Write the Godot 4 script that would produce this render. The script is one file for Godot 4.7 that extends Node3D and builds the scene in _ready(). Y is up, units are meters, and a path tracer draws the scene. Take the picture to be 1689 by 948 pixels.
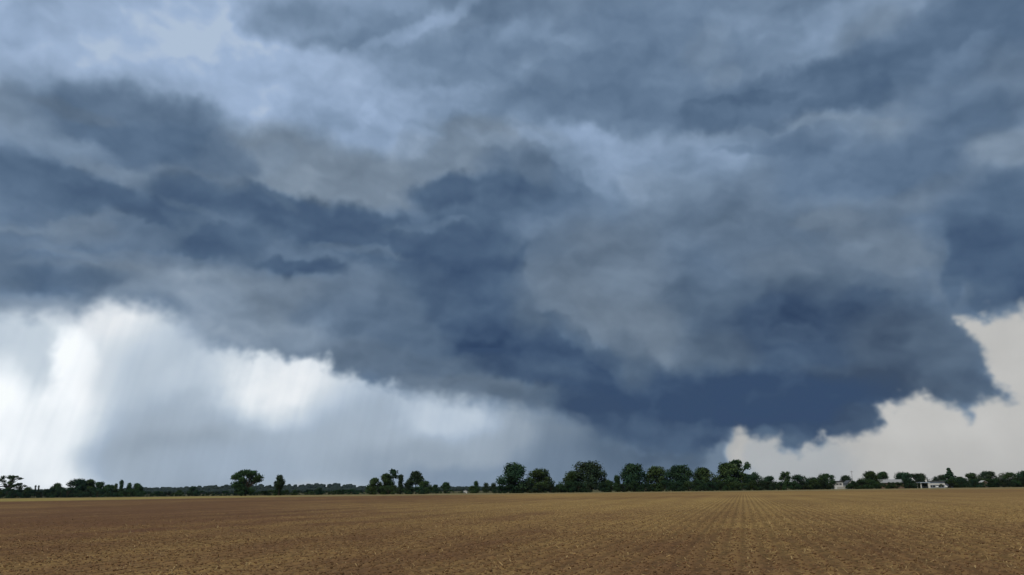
extends Node3D
# Storm cell over a harrowed stubble field, a row of trees along its far edge.

func _ready() -> void:
	# camera: standing in the field, tilted up, held a little askew
	var cam := Camera3D.new()
	cam.name = "camera"
	cam.fov = 40.07
	cam.near = 0.1
	cam.far = 20000.0
	cam.position = Vector3(0, 1.7, 0)
	cam.rotation_degrees = Vector3(14.388, 0.0, -0.65)
	cam.current = true
	add_child(cam)
	# sky and air
	var around := WorldEnvironment.new()
	around.name = "world_environment"
	var env := Environment.new()
	env.background_mode = Environment.BG_SKY
	env.sky = Sky.new()
	env.sky.sky_material = build_sky()
	env.tonemap_mode = Environment.TONE_MAPPER_LINEAR
	env.tonemap_exposure = 1.0
	env.fog_enabled = true
	env.fog_density = 0.00002
	env.fog_light_color = Color(0.80, 0.88, 1.0)
	env.sdfgi_enabled = true
	env.ssao_enabled = true
	env.ssil_enabled = true
	around.environment = env
	add_child(around)
	# sun, veiled by high cloud behind the camera
	var sun := DirectionalLight3D.new()
	sun.name = "sun"
	sun.light_energy = 0.5
	sun.light_color = Color(1.0, 0.94, 0.83)
	sun.light_angular_distance = 14.0
	sun.shadow_enabled = true
	sun.rotation_degrees = Vector3(-48.0, -28.0, 0.0)
	add_child(sun)
	# the land
	build_ground()
	build_field()
	build_ridge()
	# along the far edge of the field
	build_trees()
	build_houses()
	# what lies on the soil
	scatter_field()


# ------------------------------------------------------------------ sky
# Every cloud bank is [azimuth, elevation, half length, half breadth (degrees), tilt, tone, greyness, strength, softness]; azimuth 0 is -z, positive towards +x.
const CLOUD_BANKS = [
	# upper left veil
	[-24.9, 28.7, 18.4, 7.3, 2, 0.72, 0.05, 1.00, 0.9],
	[-22.5, 29.3, 6.4, 2.7, 5, 0.79, 0.00, 0.90, 0.9],
	[-21.3, 30.5, 2.6, 1.5, 9, 0.83, 0.00, 0.70, 0.9],
	[-35.3, 27.8, 1.7, 1.3, 16, 0.64, 0.00, 0.70, 0.6],
	[-16.5, 25.7, 8.7, 2.7, -11, 0.70, 0.00, 0.80, 0.8],
	[-30.4, 25.3, 7.4, 1.5, 7, 0.66, 0.10, 0.60, 0.8],
	[-13.3, 25.2, 5.3, 2.1, -16, 0.66, 0.00, 0.80, 0.8],
	# upper middle
	[-15.5, 32.2, 5.5, 1.8, 2, 0.50, 0.05, 0.90, 0.7],
	[-9.8, 32.4, 4.3, 2.4, 16, 0.52, 0.00, 0.80, 0.7],
	[-6.9, 32.7, 5.7, 0.5, 25, 0.70, 0.00, 0.60, 0.8],
	[-10.6, 27.5, 2.7, 1.3, 40, 0.66, 0.00, 0.70, 0.8],
	[-2.5, 30.4, 7.3, 2.1, 10, 0.44, 0.00, 0.90, 0.7],
	[-7.3, 29.9, 4.3, 1.2, 13, 0.52, 0.00, 0.60, 0.7],
	[-6.8, 27.2, 7.1, 1.2, 7, 0.62, 0.00, 0.70, 0.8],
	[-3.9, 26.5, 6.2, 1.1, 5, 0.60, 0.00, 0.70, 0.8],
	[1.5, 32.7, 2.3, 1.0, 7, 0.60, 0.00, 0.70, 0.8],
	[3.7, 31.2, 2.9, 0.8, 14, 0.57, 0.10, 0.80, 0.8],
	[11.7, 31.4, 8.0, 2.8, 3, 0.41, 0.00, 0.90, 0.7],
	[4.4, 30.1, 4.3, 1.3, -24, 0.40, 0.00, 0.60, 0.7],
	[7.6, 26.9, 8.9, 2.5, -1, 0.42, 0.00, 0.90, 0.8],
	[11.4, 27.0, 5.6, 2.1, -5, 0.38, 0.00, 0.70, 0.7],
	# upper right
	[18.4, 32.1, 2.7, 1.2, -1, 0.55, 0.10, 0.70, 0.8],
	[15.6, 30.4, 1.7, 1.3, 29, 0.50, 0.30, 0.60, 0.8],
	[21.8, 29.6, 3.6, 1.8, 2, 0.56, 0.05, 0.90, 0.7],
	[23.8, 29.8, 2.4, 1.6, 17, 0.56, 0.05, 0.70, 0.7],
	[28.2, 30.4, 3.5, 1.0, -5, 0.57, 0.15, 0.80, 0.8],
	[27.4, 28.8, 2.7, 1.5, 6, 0.42, 0.50, 0.60, 0.8],
	[16.4, 28.3, 1.1, 0.9, 40, 0.52, 0.30, 0.70, 0.7],
	[24.6, 26.6, 10.4, 1.7, 6, 0.25, 0.00, 1.00, 0.6],
	[21.2, 25.7, 7.2, 1.4, -3, 0.25, 0.00, 0.90, 0.6],
	[18.6, 26.3, 4.4, 1.6, -4, 0.33, 0.00, 0.80, 0.7],
	[34.1, 27.8, 5.1, 2.5, 4, 0.28, 0.00, 0.90, 0.8],
	[33.1, 26.3, 2.7, 0.5, 23, 0.44, 0.00, 0.70, 0.8],
	[30.9, 26.1, 2.2, 0.8, 6, 0.36, 0.00, 0.60, 0.7],
	[34.9, 24.3, 2.0, 2.2, 28, 0.33, 0.30, 0.60, 0.8],
	[26.2, 23.4, 4.3, 1.2, -5, 0.49, 0.30, 0.90, 0.7],
	[28.2, 23.4, 1.9, 1.1, -12, 0.50, 0.50, 0.80, 0.6],
	[21.0, 23.8, 3.8, 1.0, -1, 0.48, 0.20, 0.80, 0.7],
	[14.4, 23.8, 3.1, 0.8, -1, 0.52, 0.20, 0.80, 0.8],
	[24.4, 22.6, 0.6, 1.0, 0, 0.56, 0.10, 0.80, 0.6],
	[30.0, 20.7, 3.9, 2.3, 4, 0.27, 0.00, 0.80, 0.7],
	[31.9, 23.2, 3.2, 1.5, -3, 0.33, 0.00, 0.70, 0.7],
	[34.3, 20.2, 1.9, 1.2, -9, 0.58, 0.50, 0.95, 0.6],
	[33.5, 20.2, 2.0, 1.5, -2, 0.46, 0.50, 0.50, 0.8],
	[21.5, 21.4, 7.4, 2.4, -4, 0.35, 0.00, 0.80, 0.8],
	[18.5, 21.2, 5.1, 2.1, -7, 0.36, 0.00, 0.70, 0.8],
	[26.6, 20.2, 4.6, 1.4, -2, 0.33, 0.00, 0.70, 0.8],
	[25.9, 18.1, 3.4, 0.9, 6, 0.42, 0.40, 0.70, 0.8],
	[15.8, 20.0, 3.9, 2.5, 14, 0.48, 0.30, 0.80, 0.8],
	[29.7, 18.3, 3.2, 1.0, 5, 0.43, 0.50, 0.60, 0.8],
	[32.9, 16.1, 3.7, 2.6, -5, 0.24, 0.00, 0.90, 0.8],
	# pale gap right of the dome
	[7.4, 23.1, 6.9, 1.6, -23, 0.64, 0.00, 0.95, 0.7],
	[12.0, 22.7, 6.8, 1.7, -3, 0.58, 0.05, 0.80, 0.8],
	[8.7, 20.8, 1.8, 1.7, -4, 0.60, 0.05, 0.80, 0.7],
	[11.4, 19.4, 4.5, 2.6, -14, 0.50, 0.30, 0.80, 0.8],
	# left middle bank
	[-33.3, 22.8, 3.7, 1.5, -3, 0.47, 0.40, 0.90, 0.8],
	[-26.3, 23.3, 7.3, 2.6, -5, 0.33, 0.10, 0.95, 0.7],
	[-27.8, 22.3, 3.4, 1.4, -0, 0.25, 0.00, 0.90, 0.6],
	[-23.0, 22.5, 4.4, 1.6, -6, 0.27, 0.00, 0.90, 0.6],
	[-20.3, 21.8, 1.5, 1.3, -33, 0.26, 0.00, 0.80, 0.5],
	[-31.4, 21.5, 3.2, 0.7, -4, 0.48, 0.20, 0.80, 0.8],
	[-33.6, 20.1, 2.7, 1.0, 5, 0.40, 0.00, 0.70, 0.8],
	[-30.4, 19.3, 5.7, 1.4, -1, 0.24, 0.00, 0.90, 0.6],
	[-33.8, 18.9, 3.0, 1.5, 11, 0.33, 0.00, 0.70, 0.7],
	[-25.9, 19.3, 4.2, 1.4, -15, 0.19, 0.00, 0.90, 0.6],
	[-27.6, 20.4, 2.6, 0.6, -8, 0.45, 0.40, 0.80, 0.7],
	[-24.5, 20.5, 2.0, 0.9, 28, 0.36, 0.30, 0.80, 0.7],
	[-22.9, 20.7, 3.2, 0.6, -3, 0.40, 0.40, 0.70, 0.7],
	[-22.0, 19.6, 3.6, 1.2, -4, 0.22, 0.00, 0.80, 0.6],
	[-30.8, 16.7, 4.9, 1.1, 13, 0.40, 0.50, 0.80, 0.8],
	[-33.7, 15.9, 2.0, 1.5, 9, 0.28, 0.00, 0.70, 0.7],
	[-25.7, 17.1, 3.0, 0.7, -10, 0.35, 0.10, 0.70, 0.7],
	[-25.4, 16.9, 1.3, 0.5, -33, 0.44, 0.10, 0.90, 0.7],
	[-23.4, 16.8, 1.4, 0.4, 42, 0.42, 0.10, 0.80, 0.7],
	[-28.9, 15.7, 6.8, 0.7, 12, 0.43, 0.30, 0.70, 0.8],
	[-20.9, 16.9, 2.4, 1.0, 20, 0.15, 0.00, 0.95, 0.5],
	[-20.4, 15.8, 4.5, 0.9, 5, 0.25, 0.00, 0.80, 0.7],
	[-31.2, 14.6, 4.1, 0.9, 14, 0.31, 0.00, 0.80, 0.7],
	[-30.7, 13.3, 3.8, 1.1, 2, 0.28, 0.00, 0.90, 0.6],
	[-28.6, 13.2, 2.5, 0.9, -5, 0.26, 0.00, 0.70, 0.6],
	[-33.4, 13.5, 1.3, 1.1, 8, 0.40, 0.40, 0.60, 0.8],
	[-23.9, 14.6, 7.3, 0.7, 2, 0.46, 0.70, 0.90, 0.8],
	[-23.1, 13.9, 7.4, 0.8, 3, 0.48, 0.60, 0.80, 0.8],
	[-17.4, 14.1, 5.0, 1.1, -5, 0.47, 0.70, 0.90, 0.8],
	[-18.4, 16.6, 8.3, 1.8, 0, 0.29, 0.15, 0.80, 0.9],
	[-20.9, 16.8, 3.1, 1.1, 15, 0.21, 0.00, 0.90, 0.6],
	[-15.2, 15.7, 3.4, 0.6, -1, 0.18, 0.00, 0.80, 0.7],
	# grey-green shelf left of the dome
	[-16.7, 22.4, 5.2, 2.5, -2, 0.46, 0.70, 0.95, 0.7],
	[-18.4, 22.7, 2.2, 1.1, 25, 0.50, 0.50, 0.70, 0.7],
	[-11.3, 21.7, 5.4, 2.3, 7, 0.50, 0.70, 0.95, 0.7],
	[-8.1, 20.8, 1.8, 1.1, 2, 0.52, 0.70, 0.60, 0.7],
	# the dome
	[-2.0, 23.7, 6.1, 2.8, -3, 0.44, 0.55, 1.00, 0.5],
	[-3.9, 24.8, 4.3, 1.4, 4, 0.52, 0.60, 0.80, 0.6],
	[-5.3, 24.8, 2.8, 1.3, 10, 0.50, 0.50, 0.60, 0.7],
	[2.7, 22.0, 5.1, 2.2, -24, 0.30, 0.10, 0.90, 0.6],
	[5.9, 20.5, 3.2, 1.9, -21, 0.34, 0.00, 0.80, 0.7],
	[-3.4, 21.4, 4.7, 1.3, 6, 0.17, 0.00, 1.00, 0.6],
	[-4.8, 20.7, 2.8, 1.5, 1, 0.19, 0.00, 0.60, 0.8],
	[1.3, 20.7, 4.2, 1.0, -10, 0.26, 0.00, 0.70, 0.7],
	[-3.9, 19.3, 4.2, 0.8, 10, 0.33, 0.00, 0.80, 0.7],
	[-0.1, 19.8, 2.8, 1.3, -1, 0.31, 0.00, 0.60, 0.8],
	# dark middle
	[-14.3, 18.8, 5.7, 1.5, -6, 0.17, 0.00, 1.00, 0.6],
	[-16.5, 19.7, 3.0, 0.8, -15, 0.22, 0.00, 0.70, 0.6],
	[-10.2, 18.1, 4.9, 1.3, -9, 0.22, 0.00, 0.90, 0.7],
	[-8.4, 17.6, 2.7, 0.8, 2, 0.31, 0.20, 0.70, 0.7],
	[-15.4, 15.7, 3.0, 0.6, -1, 0.13, 0.00, 0.90, 0.6],
	[-9.3, 16.7, 4.0, 1.1, -12, 0.18, 0.00, 0.80, 0.7],
	[-4.8, 16.3, 5.5, 1.9, -7, 0.16, 0.00, 0.90, 0.7],
	[-2.0, 14.6, 5.3, 4.1, -59, 0.14, 0.00, 1.00, 0.7],
	[-1.1, 11.5, 5.3, 3.1, -30, 0.15, 0.00, 1.00, 0.7],
	[-6.5, 14.1, 3.1, 1.8, -19, 0.24, 0.10, 0.70, 0.8],
	# grey curtain left of middle
	[-14.4, 12.6, 6.4, 2.1, -4, 0.44, 0.60, 0.95, 0.8],
	[-11.0, 13.1, 3.5, 2.6, 2, 0.36, 0.40, 0.80, 0.8],
	[-14.7, 11.5, 2.1, 1.7, 2, 0.38, 0.10, 0.50, 0.8],
	[-17.6, 10.3, 5.3, 1.3, -6, 0.52, 0.70, 0.70, 0.8],
	[-19.3, 11.9, 2.5, 1.6, -37, 0.50, 0.70, 0.70, 0.8],
	[-8.7, 10.6, 4.8, 3.0, -29, 0.28, 0.20, 0.90, 0.8],
	[-11.7, 9.2, 2.1, 1.3, 1, 0.38, 0.50, 0.80, 0.7],
	# pale core right of middle
	[5.3, 16.2, 5.0, 2.6, -12, 0.30, 0.30, 0.70, 0.8],
	[7.5, 14.4, 5.3, 4.0, -42, 0.40, 0.55, 0.95, 0.8],
	[3.9, 15.8, 2.7, 1.8, -2, 0.33, 0.30, 0.70, 0.8],
	[8.3, 12.1, 5.7, 3.1, -34, 0.46, 0.70, 0.95, 0.8],
	[7.0, 13.1, 2.7, 1.6, -32, 0.48, 0.70, 0.70, 0.8],
	[12.4, 15.4, 7.4, 3.4, -4, 0.39, 0.50, 0.80, 0.8],
	[10.8, 10.3, 5.1, 2.2, -33, 0.40, 0.70, 0.80, 0.8],
	[9.4, 7.8, 2.6, 1.7, -63, 0.34, 0.70, 0.60, 0.8],
	[15.2, 17.3, 4.3, 2.5, -5, 0.37, 0.20, 0.70, 0.8],
	[17.1, 15.0, 5.4, 2.5, 5, 0.27, 0.15, 0.70, 0.8],
	[19.8, 16.5, 6.2, 2.5, -14, 0.35, 0.40, 0.70, 0.8],
	[25.3, 16.2, 4.2, 1.7, -33, 0.38, 0.50, 0.80, 0.8],
	[22.0, 14.5, 4.7, 1.6, -6, 0.31, 0.60, 0.60, 0.8],
	[27.6, 13.9, 2.6, 1.5, -40, 0.36, 0.60, 0.70, 0.8],
	# right flank
	[32.1, 13.2, 3.7, 2.6, 5, 0.18, 0.00, 1.00, 0.7],
	[30.8, 11.5, 2.4, 1.1, -7, 0.22, 0.10, 0.80, 0.7],
	[29.5, 12.0, 1.1, 1.4, 55, 0.33, 0.30, 0.80, 0.7],
	[33.6, 10.5, 2.2, 0.9, 11, 0.45, 0.40, 0.80, 0.8],
	# shelf cloud
	[17.7, 11.6, 5.7, 2.5, -14, 0.25, 0.30, 0.90, 0.8],
	[23.7, 11.9, 4.9, 2.0, -16, 0.17, 0.30, 0.90, 0.7],
	[19.3, 11.9, 2.4, 1.1, -5, 0.19, 0.00, 0.70, 0.7],
	[24.8, 11.8, 1.5, 2.0, -6, 0.12, 0.10, 0.60, 0.7],
	[22.6, 9.2, 7.2, 3.2, -11, 0.10, 0.15, 1.00, 0.7],
	[17.4, 9.1, 4.5, 2.1, -3, 0.17, 0.10, 0.90, 0.8],
	[14.5, 8.8, 3.0, 2.1, 27, 0.24, 0.50, 0.80, 0.8],
	[19.6, 10.4, 2.4, 0.7, -4, 0.22, 0.20, 0.60, 0.7],
	[26.9, 8.0, 4.3, 2.7, -38, 0.18, 0.45, 0.90, 0.7],
	[29.1, 8.6, 2.1, 1.9, -50, 0.24, 0.40, 0.70, 0.7],
	[30.0, 5.8, 2.0, 0.8, -27, 0.17, 0.40, 0.80, 0.7],
	[23.8, 6.3, 5.5, 1.0, -8, 0.10, 0.50, 0.90, 0.7],
	[22.0, 7.2, 3.0, 0.8, -4, 0.15, 0.70, 0.40, 0.7],
	[17.2, 6.2, 9.1, 1.9, -6, 0.03, 0.00, 1.00, 0.7],
	[14.3, 5.1, 8.1, 1.3, -6, 0.02, 0.00, 0.90, 0.7],
	[20.2, 4.4, 5.0, 1.0, -4, 0.00, 0.00, 0.90, 0.7],
	[23.6, 4.3, 1.8, 1.0, -3, 0.13, 0.30, 0.80, 0.7],
	[10.2, 6.9, 4.6, 1.9, -22, 0.07, 0.00, 0.90, 0.7],
	[4.6, 9.2, 4.8, 1.1, -15, 0.07, 0.00, 0.90, 0.7],
	[0.2, 9.3, 4.9, 1.0, -9, 0.08, 0.00, 0.90, 0.7],
	[-2.9, 8.4, 4.9, 1.0, -6, 0.17, 0.10, 0.80, 0.7],
	[3.2, 6.6, 5.2, 1.5, -11, 0.13, 0.00, 0.80, 0.8],
	[-6.4, 8.7, 5.7, 1.0, -6, 0.30, 0.40, 0.80, 0.7],
	[-3.8, 7.1, 4.8, 0.9, -6, 0.40, 0.70, 0.70, 0.8],
	[0.6, 6.5, 3.5, 0.8, -13, 0.33, 0.60, 0.60, 0.7],
	[7.1, 4.8, 4.7, 1.3, -15, 0.10, 0.10, 0.80, 0.8],
	[10.8, 3.5, 5.4, 1.1, -7, 0.12, 0.10, 0.80, 0.8],
	[3.7, 7.8, 5.7, 1.1, -11, 0.10, 0.00, 0.90, 0.7],
	[0.6, 8.2, 4.4, 0.9, -9, 0.13, 0.10, 0.70, 0.7],
	[8.6, 9.1, 2.2, 1.7, -42, 0.30, 0.50, 0.60, 0.8],
	[-21.7, 12.1, 3.6, 1.8, -33, 0.60, 0.60, 0.85, 0.9],
	[-31.5, 11.4, 4.3, 0.8, 4, 0.55, 0.60, 0.85, 0.9],
	[-27.8, 12.6, 2.2, 0.7, 17, 0.55, 0.60, 0.60, 0.9],
	[2.1, 24.9, 2.3, 0.5, -27, 0.60, 0.10, 0.70, 0.8],
	[-7.2, 25.1, 1.8, 0.9, 39, 0.62, 0.10, 0.50, 0.8],
	[20.1, 3.2, 5.0, 1.0, 0, 0.10, 0.10, 0.90, 0.8],
	[17.3, 3.0, 2.4, 0.6, -2, 0.26, 0.30, 0.60, 0.8],
	[23.5, 3.7, 2.2, 0.9, -2, 0.14, 0.30, 0.70, 0.8],
	# crisp rims
	[3.0, 24.1, 3.2, 0.9, -33, 0.58, 0.10, 0.70, 0.8],
	[6.0, 22.2, 2.7, 0.8, -40, 0.58, 0.05, 0.60, 0.8],
	[-1.0, 25.1, 2.9, 0.5, -11, 0.55, 0.40, 0.60, 0.5],
	[1.3, 23.4, 1.9, 1.3, -29, 0.36, 0.30, 0.60, 0.5],
	[-19.2, 21.6, 1.2, 0.4, -44, 0.52, 0.60, 0.80, 0.5],
	[-20.7, 22.2, 2.0, 1.0, -28, 0.25, 0.00, 0.60, 0.9],
	[-17.9, 20.5, 2.5, 0.4, -22, 0.46, 0.50, 0.60, 0.5],
	[-16.9, 19.8, 3.0, 0.7, -17, 0.20, 0.00, 0.70, 0.5],
	[-26.2, 18.1, 2.3, 0.6, -18, 0.18, 0.00, 0.70, 0.5],
	[-28.5, 19.1, 3.3, 0.5, -4, 0.22, 0.00, 0.60, 0.5],
	[-28.7, 20.6, 2.9, 0.3, -7, 0.46, 0.40, 0.70, 0.5],
	[-23.1, 18.8, 2.0, 0.3, -12, 0.34, 0.20, 0.60, 0.5],
	[-32.6, 17.4, 2.7, 0.4, 14, 0.27, 0.00, 0.60, 0.5],
	[-31.8, 16.5, 3.8, 0.3, 12, 0.44, 0.50, 0.60, 0.5],
	[-27.4, 15.3, 5.5, 0.3, 2, 0.44, 0.50, 0.60, 0.5],
	[-30.4, 13.7, 3.4, 0.7, 7, 0.25, 0.00, 0.60, 0.8],
	[-11.1, 16.9, 4.0, 0.3, -7, 0.36, 0.30, 0.60, 0.5],
	[-11.6, 17.8, 4.0, 0.5, -5, 0.19, 0.00, 0.60, 0.5],
	[-5.7, 18.6, 2.8, 0.3, 9, 0.36, 0.10, 0.60, 0.5],
	[-7.1, 17.1, 3.2, 0.4, -18, 0.14, 0.00, 0.60, 0.5],
	[0.7, 14.6, 0.7, 3.1, -5, 0.15, 0.00, 0.70, 0.5],
	[2.7, 13.6, 2.2, 2.7, -31, 0.37, 0.60, 0.60, 0.9],
	[4.0, 11.1, 2.2, 0.6, -39, 0.22, 0.20, 0.70, 0.4],
	[6.4, 9.2, 2.6, 0.6, -40, 0.16, 0.10, 0.70, 0.4],
	[4.3, 12.1, 3.1, 0.9, -43, 0.42, 0.60, 0.50, 0.9],
	[26.0, 15.7, 3.8, 0.8, -35, 0.40, 0.60, 0.70, 0.5],
	[22.7, 17.8, 2.4, 0.6, 3, 0.45, 0.60, 0.70, 0.5],
	[23.9, 14.3, 4.6, 0.6, -30, 0.28, 0.40, 0.60, 0.5],
	[29.0, 13.3, 0.5, 1.9, -8, 0.34, 0.40, 0.60, 0.5],
	[29.9, 13.2, 0.6, 2.3, -8, 0.20, 0.00, 0.70, 0.4],
	[19.1, 26.5, 5.2, 0.4, -5, 0.22, 0.00, 0.60, 0.5],
	[25.5, 27.0, 5.5, 0.4, 5, 0.22, 0.00, 0.60, 0.5],
	[20.7, 28.8, 2.6, 0.3, -1, 0.52, 0.10, 0.60, 0.5],
	[22.7, 24.2, 2.9, 0.3, 4, 0.54, 0.40, 0.70, 0.5],
	[18.0, 24.8, 3.1, 0.4, -15, 0.30, 0.00, 0.60, 0.5],
	[27.9, 24.2, 2.3, 0.3, -10, 0.42, 0.10, 0.60, 0.5],
	[20.0, 22.7, 4.6, 0.4, -6, 0.34, 0.00, 0.60, 0.5],
	[-10.8, 31.9, 3.3, 0.4, 29, 0.46, 0.00, 0.60, 0.5],
	[-3.9, 32.0, 3.4, 0.3, 18, 0.50, 0.00, 0.60, 0.5],
	[-0.0, 29.4, 2.8, 0.3, -26, 0.38, 0.00, 0.60, 0.5],
	[5.9, 30.5, 4.3, 0.3, 7, 0.38, 0.00, 0.50, 0.5],
	[-11.0, 26.4, 0.6, 1.3, -24, 0.74, 0.00, 0.60, 0.6],
	[-9.1, 25.9, 3.3, 0.3, -8, 0.66, 0.00, 0.50, 0.5],
	[-22.9, 29.2, 0.7, 1.2, -9, 0.82, 0.00, 0.70, 0.6],
	[-30.9, 23.7, 2.5, 0.5, 1, 0.36, 0.50, 0.60, 0.6],
]
const LOW_AIR = [
	# clear grey air to the right
	[24.6, 3.9, 15.0, 10.0, -2, 0.79, 1.00, 1.00, 0.3],
	[31.6, 7.2, 4.2, 5.6, -5, 0.80, 1.00, 1.00, 0.4],
	[18.7, 1.3, 4.2, 2.0, -1, 0.73, 0.90, 0.80, 0.8],
	[27.1, 4.1, 5.5, 1.5, -3, 0.83, 1.00, 0.60, 0.9],
	[31.3, 0.6, 3.4, 1.1, -1, 0.77, 1.00, 0.60, 0.9],
	# left: rain curtains with lit gaps between them
	[-31.8, 6.4, 10.6, 8.8, 3, 0.93, 0.30, 1.00, 0.5],
	[-24.8, 8.3, 9.5, 5.2, 3, 0.93, 0.30, 1.00, 0.6],
	[-32.8, 8.9, 3.5, 1.9, 5, 0.86, 0.60, 0.90, 0.9],
	[-32.5, 6.4, 1.4, 2.2, 3, 0.90, 0.50, 0.70, 0.9],
	[-32.8, 3.8, 1.4, 3.6, 2, 1.00, 0.30, 1.00, 0.9],
	[-29.6, 7.3, 1.0, 3.8, -1, 1.00, 0.30, 1.00, 0.9],
	[-29.7, 4.6, 2.1, 2.9, -20, 1.00, 0.30, 0.80, 0.9],
	[-28.5, 2.8, 3.0, 2.6, 1, 0.98, 0.30, 0.80, 0.9],
	[-30.8, 2.8, 4.5, 2.6, 1, 0.97, 0.30, 0.70, 0.9],
	[-25.6, 10.5, 4.5, 1.6, -19, 0.95, 0.00, 0.90, 0.9],
	[-26.5, 7.4, 2.5, 3.1, 3, 0.93, 0.05, 0.60, 0.9],
	[-21.9, 10.1, 2.8, 1.6, -28, 0.80, 0.40, 0.70, 0.9],
	[-23.1, 6.0, 3.7, 5.2, 34, 0.80, 0.70, 0.90, 0.9],
	[-23.2, 3.2, 4.4, 3.1, 1, 0.72, 0.72, 0.90, 0.9],
	[-21.3, 1.9, 6.0, 2.2, 0, 0.63, 0.72, 0.95, 0.9],
	[-24.5, 1.3, 2.1, 1.5, -0, 0.76, 0.70, 0.60, 0.9],
	[-22.2, 8.4, 3.1, 1.1, 40, 0.84, 0.50, 0.60, 0.9],
	[-13.7, 7.5, 7.1, 3.8, -5, 0.90, 0.30, 1.00, 0.6],
	[-14.9, 7.5, 4.5, 2.5, 1, 0.94, 0.20, 0.90, 0.9],
	[-11.1, 6.9, 3.0, 2.6, 1, 0.93, 0.15, 0.80, 0.9],
	[-15.7, 6.2, 2.9, 2.1, 1, 0.97, 0.10, 0.90, 0.9],
	[-15.5, 1.9, 7.6, 1.8, -0, 0.72, 0.60, 0.90, 0.9],
	[-11.8, 2.9, 5.0, 2.1, -10, 0.74, 0.70, 0.80, 0.9],
	[-8.5, 3.7, 5.5, 3.8, -20, 0.72, 0.72, 0.90, 0.8],
	[-7.9, 5.0, 1.1, 2.6, 10, 0.74, 0.70, 0.70, 0.9],
	[-6.3, 1.6, 6.3, 1.7, -0, 0.64, 0.65, 0.90, 0.9],
	[-3.8, 5.0, 4.8, 1.9, -12, 0.82, 0.50, 1.00, 0.8],
	[-4.9, 5.2, 2.6, 1.1, -10, 0.85, 0.40, 0.60, 0.8],
	[-2.5, 2.4, 5.2, 1.7, -1, 0.66, 0.72, 0.80, 0.9],
	[1.0, 3.7, 3.0, 2.6, -40, 0.62, 0.72, 0.90, 0.8],
	[0.1, 0.9, 8.1, 1.0, -1, 0.53, 0.50, 0.80, 0.9],
	[4.2, 3.6, 3.0, 3.0, -31, 0.47, 0.70, 1.00, 0.8],
	[6.1, 1.7, 5.5, 2.1, -1, 0.42, 0.50, 1.00, 0.8],
	[8.7, 2.9, 3.8, 2.5, -11, 0.28, 0.40, 1.00, 0.8],
	[11.6, 2.2, 3.3, 3.3, -1, 0.20, 0.40, 1.00, 0.5],
	[10.7, 0.8, 4.5, 1.1, -1, 0.33, 0.40, 0.80, 0.8],
	[13.5, 2.6, 1.9, 2.5, -1, 0.22, 0.40, 1.00, 0.5],
	[13.9, 0.8, 2.0, 1.0, -1, 0.40, 0.40, 0.80, 0.8],
	[14.5, 1.8, 1.2, 2.1, -11, 0.44, 0.50, 0.90, 0.9],
	[15.6, 2.3, 0.6, 1.8, -1, 0.78, 1.00, 0.90, 0.9],
]
const CLOUD_RIM = [Vector2(-41.03, 9.47), Vector2(-36.70, 10.35), Vector2(-33.66, 10.62), Vector2(-31.75, 10.89), Vector2(-29.21, 10.91), Vector2(-28.48, 11.60), Vector2(-27.89, 12.05), Vector2(-26.64, 11.93), Vector2(-24.78, 11.84), Vector2(-23.18, 10.99), Vector2(-21.93, 9.85), Vector2(-19.13, 9.33), Vector2(-16.28, 9.10), Vector2(-13.44, 9.10), Vector2(-13.06, 8.18), Vector2(-10.75, 7.62), Vector2(-8.59, 7.30), Vector2(-6.85, 6.53), Vector2(-4.67, 6.36), Vector2(-2.48, 5.92), Vector2(0.14, 5.47), Vector2(2.32, 5.18), Vector2(4.90, 4.37), Vector2(6.59, 3.41), Vector2(9.10, 2.52), Vector2(11.17, 2.23), Vector2(12.83, 2.28), Vector2(14.49, 2.78), Vector2(15.16, 3.54), Vector2(15.64, 3.94), Vector2(16.18, 3.68), Vector2(16.46, 3.26), Vector2(17.44, 3.48), Vector2(18.32, 3.21), Vector2(18.53, 2.56), Vector2(19.21, 2.38), Vector2(20.59, 2.82), Vector2(21.29, 3.35), Vector2(22.12, 3.00), Vector2(23.12, 3.05), Vector2(24.18, 3.40), Vector2(24.91, 4.07), Vector2(24.80, 5.01), Vector2(25.84, 5.27), Vector2(26.93, 5.48), Vector2(28.18, 4.98), Vector2(29.10, 5.00), Vector2(29.63, 4.22), Vector2(30.17, 4.78), Vector2(31.23, 4.94), Vector2(32.05, 4.81), Vector2(31.80, 5.53), Vector2(31.43, 6.30), Vector2(31.03, 7.65), Vector2(30.83, 8.61), Vector2(30.15, 9.49), Vector2(29.96, 10.12), Vector2(31.31, 10.12), Vector2(32.65, 10.26), Vector2(33.60, 10.36), Vector2(37.15, 11.31), Vector2(42.08, 10.99)]
const TONE_STOPS = [0.0, 0.12, 0.25, 0.5, 0.75, 0.9, 1.0]
const TONE_COLORS = [Vector3(46, 66, 96), Vector3(65, 86, 114), Vector3(82, 104, 130), Vector3(115, 137, 163), Vector3(157, 179, 209), Vector3(206, 215, 224), Vector3(253, 253, 253)]

func noise_of(seed_number: int, per_degree: float, octaves: int, kind := FastNoiseLite.TYPE_SIMPLEX_SMOOTH) -> FastNoiseLite:
	var n := FastNoiseLite.new()
	n.seed = seed_number
	n.noise_type = kind
	n.frequency = per_degree
	n.fractal_type = FastNoiseLite.FRACTAL_FBM
	n.fractal_octaves = octaves
	n.fractal_gain = 0.5
	return n

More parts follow.
